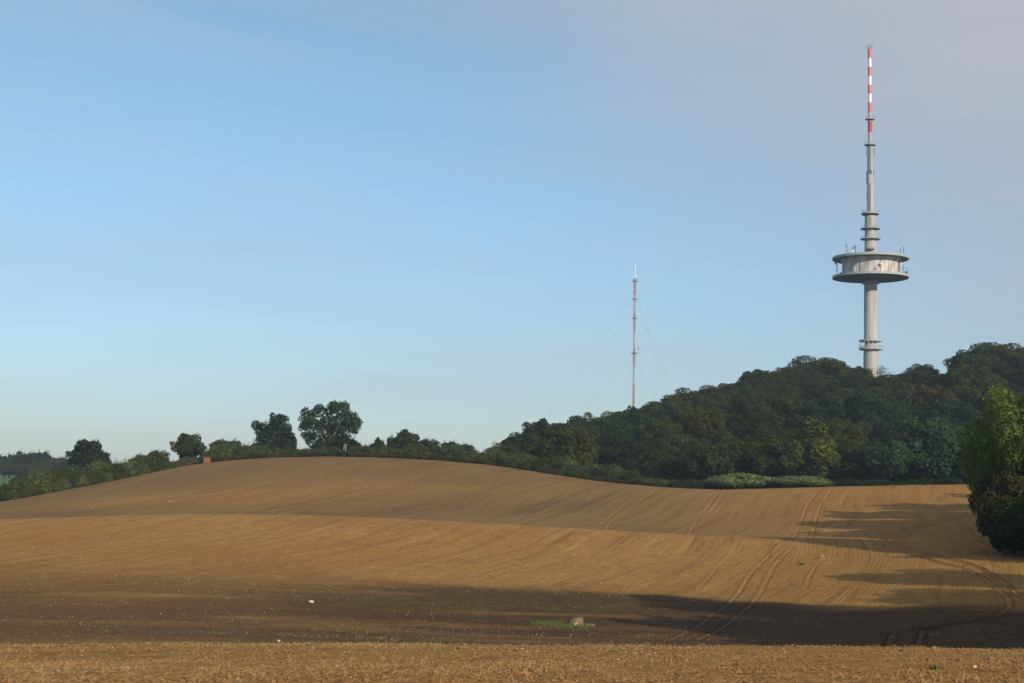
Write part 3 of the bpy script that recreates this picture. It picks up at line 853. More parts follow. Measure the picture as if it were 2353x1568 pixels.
for px in np.arange(1560, 2260, 30):
    items.append((px, 1100 + rg.uniform(-10, 6), 354 + rg.uniform(0, 4), rg.uniform(34, 56), int(rg.integers(4)), shade((0.028, 0.040, 0.017), 0.25)))
hedge_row(items, 'low dark undergrowth bush', 'undergrowth bushes along the field edge')
# named hedge trees
for k, px, top, D, w, c, lab in [
    (1, 204, 1009, 398, 84, (0.022, 0.034, 0.018), 'dark round tree standing above the left slope hedge'),
    (1, 434, 995, 402, 72, (0.045, 0.058, 0.020), 'olive green tree beside the orange box at the end of the hedge'),
    (0, 326, 1042, 386, 52, (0.060, 0.072, 0.026), 'pale green flat topped hedge tree right of the dark round tree'),
    (0, 366, 1032, 388, 50, (0.058, 0.074, 0.026), 'pale green spiky hedge tree left of the olive green tree'),
    (0, 524, 1008, 405, 80, (0.040, 0.058, 0.020), 'rounded hedge tree between the orange box and the left oak'),
    (2, 932, 986, 403, 62, (0.040, 0.054, 0.026), 'slender tree with two tips in the crest hedgerow right of the big oak'),
    (0, 906, 1000, 403, 40, (0.036, 0.050, 0.024), 'small tree leaning on the slender two tipped tree in the crest hedgerow'),
    (2, 869, 1004, 402, 26, (0.032, 0.046, 0.024), 'tiny pointed tree in the hedgerow between the big oak and the slender tree'),
    (0, 985, 1006, 400, 52, (0.036, 0.054, 0.022), 'first bushy tree of the clump at the right end of the crest hedgerow'),
    (0, 1036, 1012, 399, 54, (0.034, 0.052, 0.022), 'second bushy tree of the clump at the right end of the crest hedgerow'),
    (0, 1072, 1018, 397, 42, (0.034, 0.050, 0.022), 'last bushy tree of the clump at the right end of the crest hedgerow')]:
    by_top(small[k], 'hedge_tree', px, top, D, w, c, lab, cat='tree')
by_top(oaks[0], 'oak_tree', 758, 921, 412, 144, (0.036, 0.058, 0.028), 'large spreading oak with sky showing through its crown, on the crest', cat='tree')
by_top(oaks[1], 'oak_tree', 631, 949, 412, 98, (0.024, 0.040, 0.020), 'dark round oak on the crest left of the larger spreading oak', cat='tree')
by_top(hedge[1], 'hedge_bush', 654, 1004, 408, 62, (0.026, 0.042, 0.020), 'dark bush filling the space under the right side of the smaller oak', cat='bush', crown_name='foliage')
by_top(hedge[2], 'hedge_bush', 600, 1006, 408, 58, (0.032, 0.050, 0.022), 'dark green bush under the left side of the smaller oak', cat='bush', crown_name='foliage')
by_top(hedge[3], 'hedge_bush', 742, 1006, 408, 60, (0.030, 0.046, 0.020), 'dark bush at the trunk of the large oak, left of the ladder', cat='bush', crown_name='foliage')
by_top(hedge[0], 'hedge_bush', 800, 1000, 406, 62, (0.018, 0.028, 0.016), 'nearly black bush under the right side of the large oak, above the ladder', cat='bush', crown_name='foliage')

# --- far woodland at the left, beyond the green meadow
for i, px in enumerate(np.arange(-40, 250, 17)):
    top = np.interp(px, [0, 20, 60, 90, 130, 170, 250], [1036, 1042, 1036, 1036, 1040, 1048, 1058]) + rg.uniform(-4, 9)
    by_top(pine[i % 2], 'pine_tree', px, top, 905 + rg.uniform(-15, 25), rg.uniform(30, 44), shade((0.026, 0.036, 0.020)), rank_labels(list(np.arange(-40, 250, 17)), 'distant dark pine')[i], group='distant pines at the left')
for i, px in enumerate(np.arange(-30, 250, 26)):
    c = [(0.05, 0.035, 0.018), (0.035, 0.042, 0.018), (0.03, 0.04, 0.02)][i % 3]
    by_top(beech[i % 5], 'woodland_tree', px, np.interp(px, [0, 60, 110, 250], [1056, 1062, 1052, 1072]) + rg.uniform(-4, 6), 860 + rg.uniform(-10, 10), 46, shade(c),
           rank_labels(list(np.arange(-30, 250, 26)), 'broadleaf under distant pines')[i], group='distant broadleaf trees at the left')
for px, top, w in [(38, 1092, 30), (64, 1086, 40)]:
    by_top(hedge[1], 'meadow_bush', px, top, 520, w, (0.03, 0.045, 0.018), 'dark bush at the edge of the green meadow' + (' nearest the left frame edge' if px == 38 else ' farther from the frame edge'), cat='bush', crown_name='foliage')

# --- right edge: big tree and shrubs
BG = (0.105, 0.150, 0.034)
def put(p, name, px, D, w, h, col, label, **kw):
    xx = ray(px, 1250)[0] * D
    return place(p, name, xx, D, w, h, col, rg.uniform(0, 6.28), label, **kw)
put(fine[0], 'broadleaf_tree', 2340, 176, 11.0, 19.4, BG, 'tall bright green tree with a sunlit top at the right edge of the field')
put(fine[1], 'broadleaf_tree', 2405, 172, 11.0, 19.8, BG, 'bright green tree cut by the right frame edge behind the tall one')
put(fine[0], 'broadleaf_tree', 2296, 174, 5.2, 13.5, (0.07, 0.12, 0.026), 'smaller green tree leaning out over the field, left of the tall bright one')
put(fine[1], 'broadleaf_tree', 2345, 196, 11.0, 16.5, (0.04, 0.07, 0.02), 'dark tree hidden behind the tall bright green tree')
put(fbush, 'field_bush', 2330, 171, 8.4, 9.8, (0.048, 0.046, 0.016), 'brownish bush in front of the tall bright green tree', cat='bush', crown_name='foliage')
put(fbush, 'field_bush', 2352, 168, 8.4, 7.0, (0.026, 0.045, 0.016), 'low dark green bush at the foot of the right edge tree', cat='bush', crown_name='foliage')
put(fbush, 'field_bush', 2306, 170, 4.2, 4.2, (0.03, 0.05, 0.018), 'dark bush with foliage to the ground at the left foot of the right edge tree', cat='bush', crown_name='foliage')
put(fbush, 'field_bush', 2378, 164, 7.0, 6.0, (0.026, 0.045, 0.016), 'dark green bush at the right frame edge beside the low one', cat='bush', crown_name='foliage')

# --- the rest of the wood edge, out of the picture to the right; its shadows lie across the field
shadow_trees = [(101, 262, 17, 20), (120, 290, 15, 18), (93, 238, 19, 23), (85, 215, 19, 24), (104, 222, 17, 20), (79, 197, 15, 21), (72, 186, 13, 17), (112, 246, 16, 20),
                (68, 128, 9, 10), (56, 96, 14, 17), (47, 80, 14, 19), (44, 63, 13, 19), (58, 78, 15, 18), (60, 58, 15, 20), (38, 47, 11, 15), (50, 45, 14, 18),
                (66, 100, 14, 15), (74, 112, 13, 14), (78, 150, 10, 11), (84, 165, 11, 15), (29, -13, 13, 14), (37, -10, 13, 16), (37.5, 64, 12, 20), (58, 120, 14, 17.5), (39, 86, 12, 20.5), (70, 150, 11, 15), (82, 206, 14, 15), (76, 180, 13, 14), (67, 163, 9, 12), (72, 170, 11, 16), (63.5, 152, 9, 13), (90, 228, 12, 15)]
for i, (xx, yy, w, hh) in enumerate(shadow_trees):
    place(beech[i % 5], 'field_edge_tree', xx, yy, w, hh, shade(DG), rg.uniform(0, 6.28), 'unseen tree of the wood edge outside the picture, %s' % ('near the camera' if yy < 0 else 'shading the hollow' if yy < 115 else 'shading the middle slope' if yy < 200 else 'shading the far slope'), group='wood edge trees right of the picture')

# ------------------------------------------------------------------ telecommunication tower
TD = 686.0
TP = at(3102.5 / 1.5506, 1000, TD)
tx = TP[0]
tz0 = h1(tx, TD)
tower = empty('telecom_tower', (tx, TD, tz0))
tower.rotation_euler = (0, 0, math.atan2(-tx, TD))      # its -Y side faces the field
tag(tower, 'tall grey concrete telecommunication tower with round two disc platform and red white tip', 'tower')
def Z(yph):                         # height above the tower's foot for a row of the full size photograph
    return at(3102.5 / 1.5506, yph / 1.5506, TD)[2] - tz0
MPX = TD / (F_PX * 1.5506) / 1.028 / 1.0
def y1(c): return 130 + c / 2.34
def y2(c): return 740 + c / 5.2275
def y3(c): return 1000 + c / 4.355

zl, zu = Z(y2(1290)), Z(y2(944))
mb = MB()     # shaft
r_top, r_bot = 243 / 5.2275 * MPX / 2, 232 / 4.355 * MPX / 2
mb.lathe([(r_bot * 1.02, -3), (r_bot, Z(y3(1200))), (r_bot * 1.03, Z(y3(1200)) + 0.01), (r_bot * 1.03, Z(y3(1190))), (r_bot * 0.985, Z(y3(1188))),
          (221 / 4.355 * MPX / 2, Z(y3(1060))), (213 / 4.355 * MPX / 2, Z(y3(880))), (218 / 4.355 * MPX / 2, Z(y3(878))), (212 / 4.355 * MPX / 2, Z(y3(872))), (r_top, zl - 1.5)], 64)
mb.build('shaft', M_conc, tower, True)
# lower gallery
gal = empty('gallery', (0, 0, 0)); gal.parent = tower
gr_ = 370 / 4.355 * MPX / 2
zf, zr = Z(y3(1058)), Z(y3(932))
mb = MB(); ri = 215 / 4.355 * MPX / 2 - 0.1
mb.lathe([(ri, zf - 0.7), (gr_ - 0.5, zf - 0.45), (gr_, zf - 0.3), (gr_, zf + 0.35), (ri, zf + 0.35)], 48)
mb.build('floor_ring', M_conc, gal, True)
mb = MB(); mb.lathe([(ri, zr - 0.25), (gr_ - 0.1, zr - 0.35), (gr_, zr - 0.3), (gr_, zr + 0.4), (ri, zr + 0.4)], 48)
mb.build('roof_ring', M_rim, gal, True)
for i in range(16):
    a = 2 * math.pi * (i + .5) / 16
    mb = MB(); mb.tube((math.cos(a) * (gr_ - .12), math.sin(a) * (gr_ - .12), zf + .35), (math.cos(a) * (gr_ - .12), math.sin(a) * (gr_ - .12), zr - .3), 0.09, n=6)
    mb.build('post', M_white, gal)
mb = MB()
for k in (0.7, 1.1, 1.45): mb.ring(gr_ - .05, zf + k, 0.045, 48, 4)
for i in range(64):
    a = 2 * math.pi * i / 64
    mb.tube((math.cos(a) * (gr_ - .05), math.sin(a) * (gr_ - .05), zf + .35), (math.cos(a) * (gr_ - .05), math.sin(a) * (gr_ - .05), zf + 1.45), 0.025, n=4)
mb.build('railing', M_steel, gal)
# big platform
DR = 1445 / 5.2275 * MPX / 2
drR = 1075 / 5.2275 * MPX / 2
mb = MB()
mb.lathe([(r_top - 0.1, zl - 1.9), (r_top + 1.2, zl - 1.7), (DR * 0.55, zl - 1.25), (DR - 0.15, zl - 0.62)], 96, 1)
mb.lathe([(DR - 0.15, zl - 0.62), (DR, zl - 0.55), (DR, zl + 0.5), (DR - 0.25, zl + 0.5), (DR - 0.25, zl + 0.15), (drR - 0.3, zl + 0.15)], 96, 0)
mb.build('lower_disc', [M_rim, M_conc_shade], tower, True)
mb = MB()
mb.lathe([(r_top - 0.1, zl - 2.55), (4.05, zl - 2.6), (4.1, zl - 2.7), (4.1, zl - 3.05), (r_top - 0.1, zl - 3.5)], 64)
mb.build('collar', M_conc, tower, True)
m_drum, dn, dl_, dout = new_mat('drum_cladding')     # pale cladding with mauve slanting bands
p = N(dn, 'ShaderNodeBsdfPrincipled', i_Roughness=0.6); t = N(dn, 'ShaderNodeTexCoord'); sp = N(dn, 'ShaderNodeSeparateXYZ')
dl_.new(t.outputs['Object'], sp.inputs[0])
at2 = N(dn, 'ShaderNodeMath', operation='ARCTAN2'); dl_.new(sp.outputs[1], at2.inputs[0]); dl_.new(sp.outputs[0], at2.inputs[1])
mm = N(dn, 'ShaderNodeMath', operation='MULTIPLY'); mm.inputs[1].default_value = 12.5; dl_.new(at2.outputs[0], mm.inputs[0])
md = N(dn, 'ShaderNodeMath', operation='MULTIPLY_ADD'); md.inputs[1].default_value = -0.62; dl_.new(sp.outputs[2], md.inputs[0]); dl_.new(mm.outputs[0], md.inputs[2])
si = N(dn, 'ShaderNodeMath', operation='SINE'); dl_.new(md.outputs[0], si.inputs[0])
mr_ = N(dn, 'ShaderNodeMapRange'); mr_.inputs[1].default_value = 0.0; mr_.inputs[2].default_value = 0.12; dl_.new(si.outputs[0], mr_.inputs[0])
mx = N(dn, 'ShaderNodeMix', data_type='RGBA'); mx.inputs[6].default_value = (0.50, 0.485, 0.445, 1); mx.inputs[7].default_value = (0.36, 0.335, 0.35, 1)
dl_.new(mr_.outputs[0], mx.inputs[0])
br = N(dn, 'ShaderNodeMath', operation='MULTIPLY'); br.inputs[1].default_value = 36 / (2 * math.pi); dl_.new(at2.outputs[0], br.inputs[0])
fr = N(dn, 'ShaderNodeMath', operation='FRACT'); dl_.new(br.outputs[0], fr.inputs[0])
lt = N(dn, 'ShaderNodeMath', operation='LESS_THAN'); lt.inputs[1].default_value = 0.06; dl_.new(fr.outputs[0], lt.inputs[0])
mk = N(dn, 'ShaderNodeMath', operation='MULTIPLY'); mk.inputs[1].default_value = 0.28; dl_.new(lt.outputs[0], mk.inputs[0])
mx2 = N(dn, 'ShaderNodeMix', data_type='RGBA'); mx2.inputs[7].default_value = (0.14, 0.12, 0.12, 1)
dl_.new(mx.outputs[2], mx2.inputs[6]); dl_.new(mk.outputs[0], mx2.inputs[0]); dl_.new(mx2.outputs[2], p.inputs['Base Color']); dl_.new(p.outputs[0], dout.inputs[0])
mb = MB()
mb.lathe([(drR, zl + 0.1), (drR, zu - 1.9), (drR + 0.12, zu - 1.88), (drR + 0.12, zu - 1.75), (drR, zu - 1.73), (drR + 0.7, zu - 0.62)], 96)
drum = mb.build('drum', m_drum, tower, True)
mb = MB()     # cladding joints, ladders and pipes on the drum
for i in range(10):
    a = -math.pi / 2 + (i - 4.5) * 0.27 + 0.05 * math.sin(i * 5)
    mb.tube((math.cos(a) * (drR + .08), math.sin(a) * (drR + .08), zl + .2), (math.cos(a) * (drR + .08), math.sin(a) * (drR + .08), zu - 1.0), 0.06 if i % 3 else 0.12, n=5)
for a in (-1.95, -1.75, -1.62, -1.5, -1.05):
    for k in range(9):
        zz = zl + 0.8 + k * 0.62
        mb.tube((math.cos(a - .03) * (drR + .1), math.sin(a - .03) * (drR + .1), zz), (math.cos(a + .03) * (drR + .1), math.sin(a + .03) * (drR + .1), zz), 0.03, n=4)
mb.build('cladding_rails', M_dark, drum)
mb = MB()
a = -math.pi / 2 + 0.16
mb.box((math.cos(a) * (drR + .05), math.sin(a) * (drR + .05), zl + 1.5), 1.1, 0.25, 2.0, rz=a + math.pi / 2)
dr_o = mb.build('door', M_red2, drum)
mb = MB(); mb.box((math.cos(a) * (drR + .2), math.sin(a) * (drR + .2), zl + 1.4), 0.35, 0.1, 0.5, rz=a + math.pi / 2); mb.build('door_notice', M_white, dr_o)
for a_, zz in ((-1.95 - .2, 2.4),):
    mb = MB(); mb.box((math.cos(a_) * (drR + .05), math.sin(a_) * (drR + .05), zl + zz), 0.3, 0.2, 2.4, rz=a_ + math.pi / 2); mb.build('window', M_white, drum)
mb = MB()
mb.lathe([(drR + 0.2, zu - 0.6), (DR - 0.15, zu - 0.62)], 96, 1)
mb.lathe([(DR - 0.15, zu - 0.62), (DR, zu - 0.55), (DR, zu + 0.55), (DR - 0.3, zu + 0.6), (2.0, zu + 0.7)], 96, 0)
mb.build('upper_disc', [M_rim, M_conc_shade], tower, True)
# neck, balcony, small discs
nR = 222 / 5.2275 * MPX / 2
mb = MB()
mb.lathe([(nR * 1.03, zu + 0.5), (nR * 1.0, Z(y2(600))), (nR * 0.96, Z(y2(590))), (nR * 0.96, Z(y2(400))), (nR, Z(y2(380))), (nR * 0.94, Z(y2(120))), (nR * 0.9, Z(y2(100)))], 48)
mb.build('neck', M_conc, tower, True)
bal = empty('balcony', (0, 0, 0)); bal.parent = tower
bz = Z(y2(790)); bR = 185 / 5.2275 * MPX / 2
mb = MB()
mb.lathe([(0.02, bz - 0.9), (bR * 0.7, bz - 0.5), (bR, bz), (bR, bz + 0.3), (0.02, bz + 0.3)], 32, cy=-nR * 0.75, cx=-0.25)
mb.build('balcony_floor', M_conc_shade, bal, True)
mb = MB()
for k in (0.7, 1.1, 1.5): mb.ring(bR, bz + k, 0.04, 32, 4, cy=-nR * 0.75, cx=-0.25)
for i in range(24):
    a = 2 * math.pi * i / 24
    mb.tube((-0.25 + math.cos(a) * bR, -nR * .75 + math.sin(a) * bR, bz), (-0.25 + math.cos(a) * bR, -nR * .75 + math.sin(a) * bR, bz + 1.5), 0.03, n=4)
mb.build('balcony_railing', M_steel, bal)
def disc(name, zc, R, th, mat=M_rim, rail=1.3, inner=1.0, under=M_conc_shade):
    mb = MB()
    mb.lathe([(inner, zc - th), (R * 0.8, zc - th * 0.7), (R - 0.05, zc - th * .3)], 48, 1)
    mb.lathe([(R - 0.05, zc - th * .3), (R, zc - th * .25), (R, zc + th * .3), (inner, zc + th * .3)], 48, 0)
    d = mb.build(name, [mat, under], tower, True)
    mb = MB()
    for k in (rail * .5, rail): mb.ring(R - .06, zc + th * .3 + k, 0.045, 40, 4)
    for i in range(20):
        a = 2 * math.pi * i / 20
        mb.tube((math.cos(a) * (R - .06), math.sin(a) * (R - .06), zc), (math.cos(a) * (R - .06), math.sin(a) * (R - .06), zc + th * .3 + rail), 0.035, n=4)
    mb.build('railing', M_steel, d)
disc('service_disc', Z(y2(582)), 384 / 5.2275 * MPX / 2, 0.45, inner=nR - .2)
disc('service_disc', Z(y2(391)), 380 / 5.2275 * MPX / 2, 0.45, inner=nR - .2)
disc('service_disc', Z(y2(108)), 346 / 5.2275 * MPX / 2, 1.1, inner=nR - .4)
# upper concrete mast
mb = MB()
mb.lathe([(56 / 2.34 * MPX / 2, Z(y1(1475))), (54 / 2.34 * MPX / 2, Z(y1(1230))), (58 / 2.34 * MPX / 2, Z(y1(1228))), (58 / 2.34 * MPX / 2, Z(y1(1150))), (50 / 2.34 * MPX / 2, Z(y1(1145))), (46 / 2.34 * MPX / 2, Z(y1(905)))], 32)
um = mb.build('upper_mast', M_conc, tower, True)
mb = MB()     # ladder and ducts up the mast
for sx_ in (-0.25, 0.25):
    mb.tube((sx_, -56 / 2.34 * MPX / 2 - .1, Z(y1(1460))), (sx_, -46 / 2.34 * MPX / 2 - .12, Z(y1(915))), 0.05, n=4)
for k in range(60):
    zz = Z(y1(1460)) + (Z(y1(915)) - Z(y1(1460))) * k / 60
    yy = -(56 - 10 * k / 60) / 2.34 * MPX / 2 - .11
    mb.tube((-.25, yy, zz), (.25, yy, zz), 0.035, n=4)
mb.build('mast_ladder', M_dark, um)
disc('service_disc', Z(y1(903)), 98 / 2.34 * MPX / 2, 0.6, inner=1.0)
disc('service_disc', Z(y1(690)), 81 / 2.34 * MPX / 2, 0.45, inner=.6, rail=1.1)
def bands(name, lst):
    mb = MB()
    for ya, yb, w, mi in lst:
        r = w / 2.34 * MPX / 2
        mb.lathe([(0.05, Z(y1(yb))), (r, Z(y1(yb))), (r, Z(y1(ya))), (0.05, Z(y1(ya)))], 28, mi)
    return mb.build(name, [M_red, M_white, M_red2, M_conc], tower, True)
bands('antenna_section', [(797, 895, 34, 3), (705, 797, 36, 2), (697, 705, 34, 3)])
bands('striped_tip', [(628, 688, 29, 3), (550, 626, 34, 0), (476, 550, 31, 1), (404, 476, 34, 0), (329, 404, 31, 1), (256, 329, 34, 0), (181, 256, 31, 1), (105, 181, 34, 0)])
mb = MB()
for k, (rr, yy) in enumerate([(26, 95), (27, 86), (20, 102), (13, 74)]): mb.ring(rr / 2.34 * MPX, Z(y1(yy)), 0.07, 24, 4)
for i in range(6):
    a = math.pi * i / 3
    q = [(12, 105), (20, 102), (26, 95), (27, 86), (22, 78), (13, 73), (0, 68)]
    for (ra_, ya), (rb_, yb) in zip(q[:-1], q[1:]):
        mb.tube((math.cos(a) * ra_ / 2.34 * MPX, math.sin(a) * ra_ / 2.34 * MPX, Z(y1(ya))), (math.cos(a) * rb_ / 2.34 * MPX, math.sin(a) * rb_ / 2.34 * MPX, Z(y1(yb))), 0.06, n=4)
mb.build('tip_cage', M_steel, tower)
for yy in (716, 750, 785, 822, 1035, 1080, 1390):
    for sg in (-1, 1):
        mb = MB()
        L = 44 / 2.34 * MPX
        mb.tube((0, 0, Z(y1(yy))), (sg * L, -0.4, Z(y1(yy)) + sg * .1), 0.06, n=4)
        if yy < 900:
            mb.tube((sg * L * .62, -.2, Z(y1(yy)) - .8), (sg * L * .62, -.2, Z(y1(yy)) + .8), 0.06, n=4)
            mb.tube((0, 0, Z(y1(yy))), (0, sg * L, Z(y1(yy))), 0.05, n=4)
        mb.build('dipole_antenna', M_steel, tower)
for sg, ya, yb, off in [(-1, 932, 992, 33), (1, 930, 990, 34), (-1, 1120, 1152, 31), (1, 1118, 1152, 31), (-0.35, 1120, 1150, 30), (0.35, 1120, 1150, 30), (-1, 1290, 1370, 30), (1, 1290, 1370, 30), (-1, 1165, 1228, 30), (1, 1165, 1225, 30)]:
    mb = MB()
    X_ = sg * off / 2.34 * MPX; Y_ = -0.2 if abs(sg) == 1 else -off / 2.34 * MPX
    mb.box((X_, Y_, (Z(y1(ya)) + Z(y1(yb))) / 2), 0.30 if ya < 1200 else .16, 0.25, Z(y1(ya)) - Z(y1(yb)))
    for q in (ya + 8, yb - 8): mb.tube((X_ * .6, Y_ * .6, Z(y1(q))), (X_, Y_, Z(y1(q))), 0.05, n=4)
    mb.build('panel_antenna', M_dark if ya < 1160 else M_steel, tower)
# antennas on the platform roofs
def rod(px2, ya, yb, yoff, r=0.12, mat=M_dark, extra=None, name='rod_antenna'):
    mb = MB(); X_ = (px2 - 1067) / 5.2275 * MPX
    mb.tube((X_, yoff, Z(y2(yb))), (X_, yoff, Z(y2(ya))), r, n=6)
    if extra: extra(mb, X_)
    mb.build(name, mat, tower)
def legs(mb, X_):
    zb, zm = Z(y2(835)), Z(y2(770))
    mb.tube((X_ - .6, 0, zb), (X_, 0, zm), .05, n=4); mb.tube((X_ + 1.0, 0, zb), (X_, 0, zm + .6), .05, n=4)
    mb.box((X_ - .35, 0, Z(y2(690))), 0.35, .35, 1.6)
rod(622, 685, 885, 3, extra=legs)
rod(785, 660, 870, 3, r=.16)
rod(1628, 740, 880, 3, r=.13)
rod(1693, 708, 880, 3, r=.14)
def dish(px2, yc, yoff, r, facing=-1, name='dish_antenna', mat=M_white):
    mb = MB(); X_ = (px2 - 1067) / 5.2275 * MPX; zc = Z(y2(yc))
    V = []; n = 20
    pr_ = [(0.0, 0.25), (0.5, 0.18), (0.85, 0.06), (1.0, 0.0), (1.0, 0.12), (0.5, 0.4), (0.0, 0.45)]
    for rr, dy in pr_:
        for i in range(n):
            a = 2 * math.pi * i / n
            V.append((X_ + r * rr * math.cos(a) + 1e-4, yoff - facing * dy * r, zc + r * rr * math.sin(a)))
    Fc = [(j * n + i, j * n + (i + 1) % n, (j + 1) * n + (i + 1) % n, (j + 1) * n + i) for j in range(len(pr_) - 1) for i in range(n)]
    mb.add(V, Fc)
    mb.tube((X_, yoff + .3, zc - r * 1.9), (X_, yoff + .3, zc), .09, n=5)
    mb.build(name, mat, tower)
dish(745, 725, 2.5, 0.68)
dish(748, 782, 2.5, 0.42)
dish(1282, 1108, -drR - 0.9, 0.68)
dish(1340, 978, -drR - 0.9, 0.38, mat=M_conc)
dish(412, 1012, 1.5, 0.55, mat=M_conc)
for pxx, ya, yb in [(442, 1020, 1225), (424, 1020, 1165), (1686, 1105, 1205), (1755, 1120, 1210), (1608, 1010, 1190), (1680, 1060, 1110)]:
    rod(pxx, ya, yb + 20, 1.0 if pxx < 600 or pxx > 1640 else -3.0, r=.10 if pxx != 1608 else .16)
mb = MB(); mb.box(((1632 - 1067) / 5.2275 * MPX, -2.0, Z(y2(1052))), .45, .3, 2.2); mb.build('panel_antenna', M_white, tower)
mb = MB(); mb.box(((1735 - 1067) / 5.2275 * MPX, 1.0, Z(y2(1200))), 1.2, .8, 0.9); mb.build('equipment_box', M_dark, tower)
mb = MB(); mb.box(((520 - 1067) / 5.2275 * MPX, -1.0, Z(y2(1215))), 1.2, .8, 0.7); mb.build('equipment_box', M_dark, tower)
for X_, ys in ((-1.0, 1), (0.9, 1)):     # cable ducts on the neck
    mb = MB(); yy = -math.sqrt(nR ** 2 - X_ ** 2) - .03
    mb.tube((X_ * .3, -nR + 0.08, Z(y2(320))), (X_ * .3, -nR + .08, Z(y2(185))), .07, n=4); mb.build('cable_duct', M_dark, tower)

# ------------------------------------------------------------------ guyed lattice mast
MD = 1100.0
def pm(cx_, cy_):      # zoom crop -> picture coordinates
    return ((1900 + cx_ / 2.613) / 1.5506, (900 + cy_ / 2.613) / 1.5506)
mx0 = at(*pm(938, 900), MD)[0]
mz0 = h1(mx0, MD)
mast = empty('guyed_mast', (mx0, MD, mz0)); mast.rotation_euler = (0, 0, 0.35)
tag(mast, 'slender red and white lattice radio mast held by guy wires behind the wooded hill', 'radio mast')
def zm(cy_): return at(*pm(938, cy_), MD)[2] - mz0
secs = [(240, 392, 0), (392, 560, 1), (560, 722, 0), (722, 890, 1), (890, 1052, 0), (1052, 1225, 1), (1225, 1420, 0), (1420, 1600, 1), (1600, 1760, 0)]
hw = 0.62
for a_, b_, mi in secs:
    mb = MB(); zt, zb = zm(a_), max(zm(b_), 0)
    if zt <= zb: continue
    for sx_ in (-1, 1):
        for sy_ in (-1, 1): mb.tube((sx_ * hw, sy_ * hw, zb), (sx_ * hw, sy_ * hw, zt), 0.095, n=5)
    n = max(2, int((zt - zb) / 2.0)); 
    for k in range(n):
        z0_, z1_ = zb + (zt - zb) * k / n, zb + (zt - zb) * (k + 1) / n
        for s in (-1, 1):
            mb.tube((-hw * s, -hw, z0_), (hw * s, -hw, z1_), 0.045, n=4); mb.tube((-hw, -hw * s, z0_), (-hw, hw * s, z1_), 0.09, n=4)
            mb.tube((-hw, s * hw, z1_), (hw, s * hw, z1_), 0.09, n=4); mb.tube((s * hw, -hw, z1_), (s * hw, hw, z1_), 0.09, n=4)
    mb.tube((0, 0, zb), (0, 0, zt), 0.14, n=6)
    mb.build('lattice_section', M_mred if mi == 0 else M_conc, mast)
mb = MB(); mb.tube((0, 0, zm(240)), (0, 0, zm(150)), 0.28, n=8); mb.tube((0, 0, zm(150)), (0, 0, zm(112)), 0.42, n=8); mb.box((0.5, 0, zm(212)), 1.8, .6, .25); mb.build('top_antenna', M_white, mast)
for cy_ in (262, 428, 607, 938):
    mb = MB(); zz = zm(cy_); mb.lathe([(0.3, zz - .25), (2.2, zz - .25), (2.2, zz + .05), (.3, zz + .05)], 20)
    mb.ring(2.15, zz + 1.0, .08, 20, 4)
    for i in range(8): mb.tube((2.15 * math.cos(i * .785), 2.15 * math.sin(i * .785), zz), (2.15 * math.cos(i * .785), 2.15 * math.sin(i * .785), zz + 1), .06, n=4)
    mb.build('mast_platform', M_dark if cy_ > 900 else M_steel, mast)
for cy_ in (365, 380, 310, 505):
    mb = MB(); mb.tube((-2.2, -.5, zm(cy_)), (1.4, .2, zm(cy_)), 0.1, n=4); mb.tube((-2.2, -.5, zm(cy_) - .6), (-2.2, -.5, zm(cy_) + .8), .09, n=4); mb.build('side_antenna', M_red, mast)
IR = Matrix.Rotation(-0.35, 3, 'Z')
def guy(c_top, pts, reach):
    mb = MB()
    q0 = Vector((0, 0, zm(c_top)))
    pe = pts[-1]; t = at(*pm(*pe), MD + reach)
    q1w = Vector((t[0] - mx0, reach, t[2] - mz0)); q1 = IR @ q1w
    d = q1 - q0
    gz = q0 + d * (abs(q0.z) / max(abs(d.z), 1e-3)) if d.z < 0 else q1
    mb.tube(q0, gz, 0.018, n=4)
    w = mb.build('guy_wire', M_dark, mast)
    for p in pts[:-1]:
        r_ = at(*pm(*p), MD)[2] - mz0
        s = (q0.z - r_) / (q0.z - gz.z)
        b = q0.lerp(gz, s); mk_ = MB(); dd = (gz - q0).normalized()
        mk_.tube(b - dd * .8, b, .10, .26, 6); mk_.tube(b, b + dd * .8, .26, .10, 6); mk_.build('guy_marker', M_red2, w)
guy(365, [(680, 708), (425, 1095), (160, 1475), (100, 1560)], 20)
guy(365, [(1088, 733), (1227, 1138), (1290, 1320)], -30)
guy(365, [(1052, 683), (1160, 1055), (1225, 1260)], 60)
guy(975, [(400, 1510)], 20)
guy(975, [(1145, 1370)], -30)
mb = MB(); c = IR @ Vector((at(*pm(976, 893), MD)[0] - mx0, 0, 0)); zz = zm(893)
mb.box((c.x, c.y, zz), 1.3, .8, .5); mb.tube((c.x, c.y, zz), (c.x, c.y, zz + 2.4), .12, n=4); mb.tube((c.x, c.y, zz - .1), (0, 0, zm(900)), .08, n=4)
mb.build('side_arm_antenna', M_dark, mast)

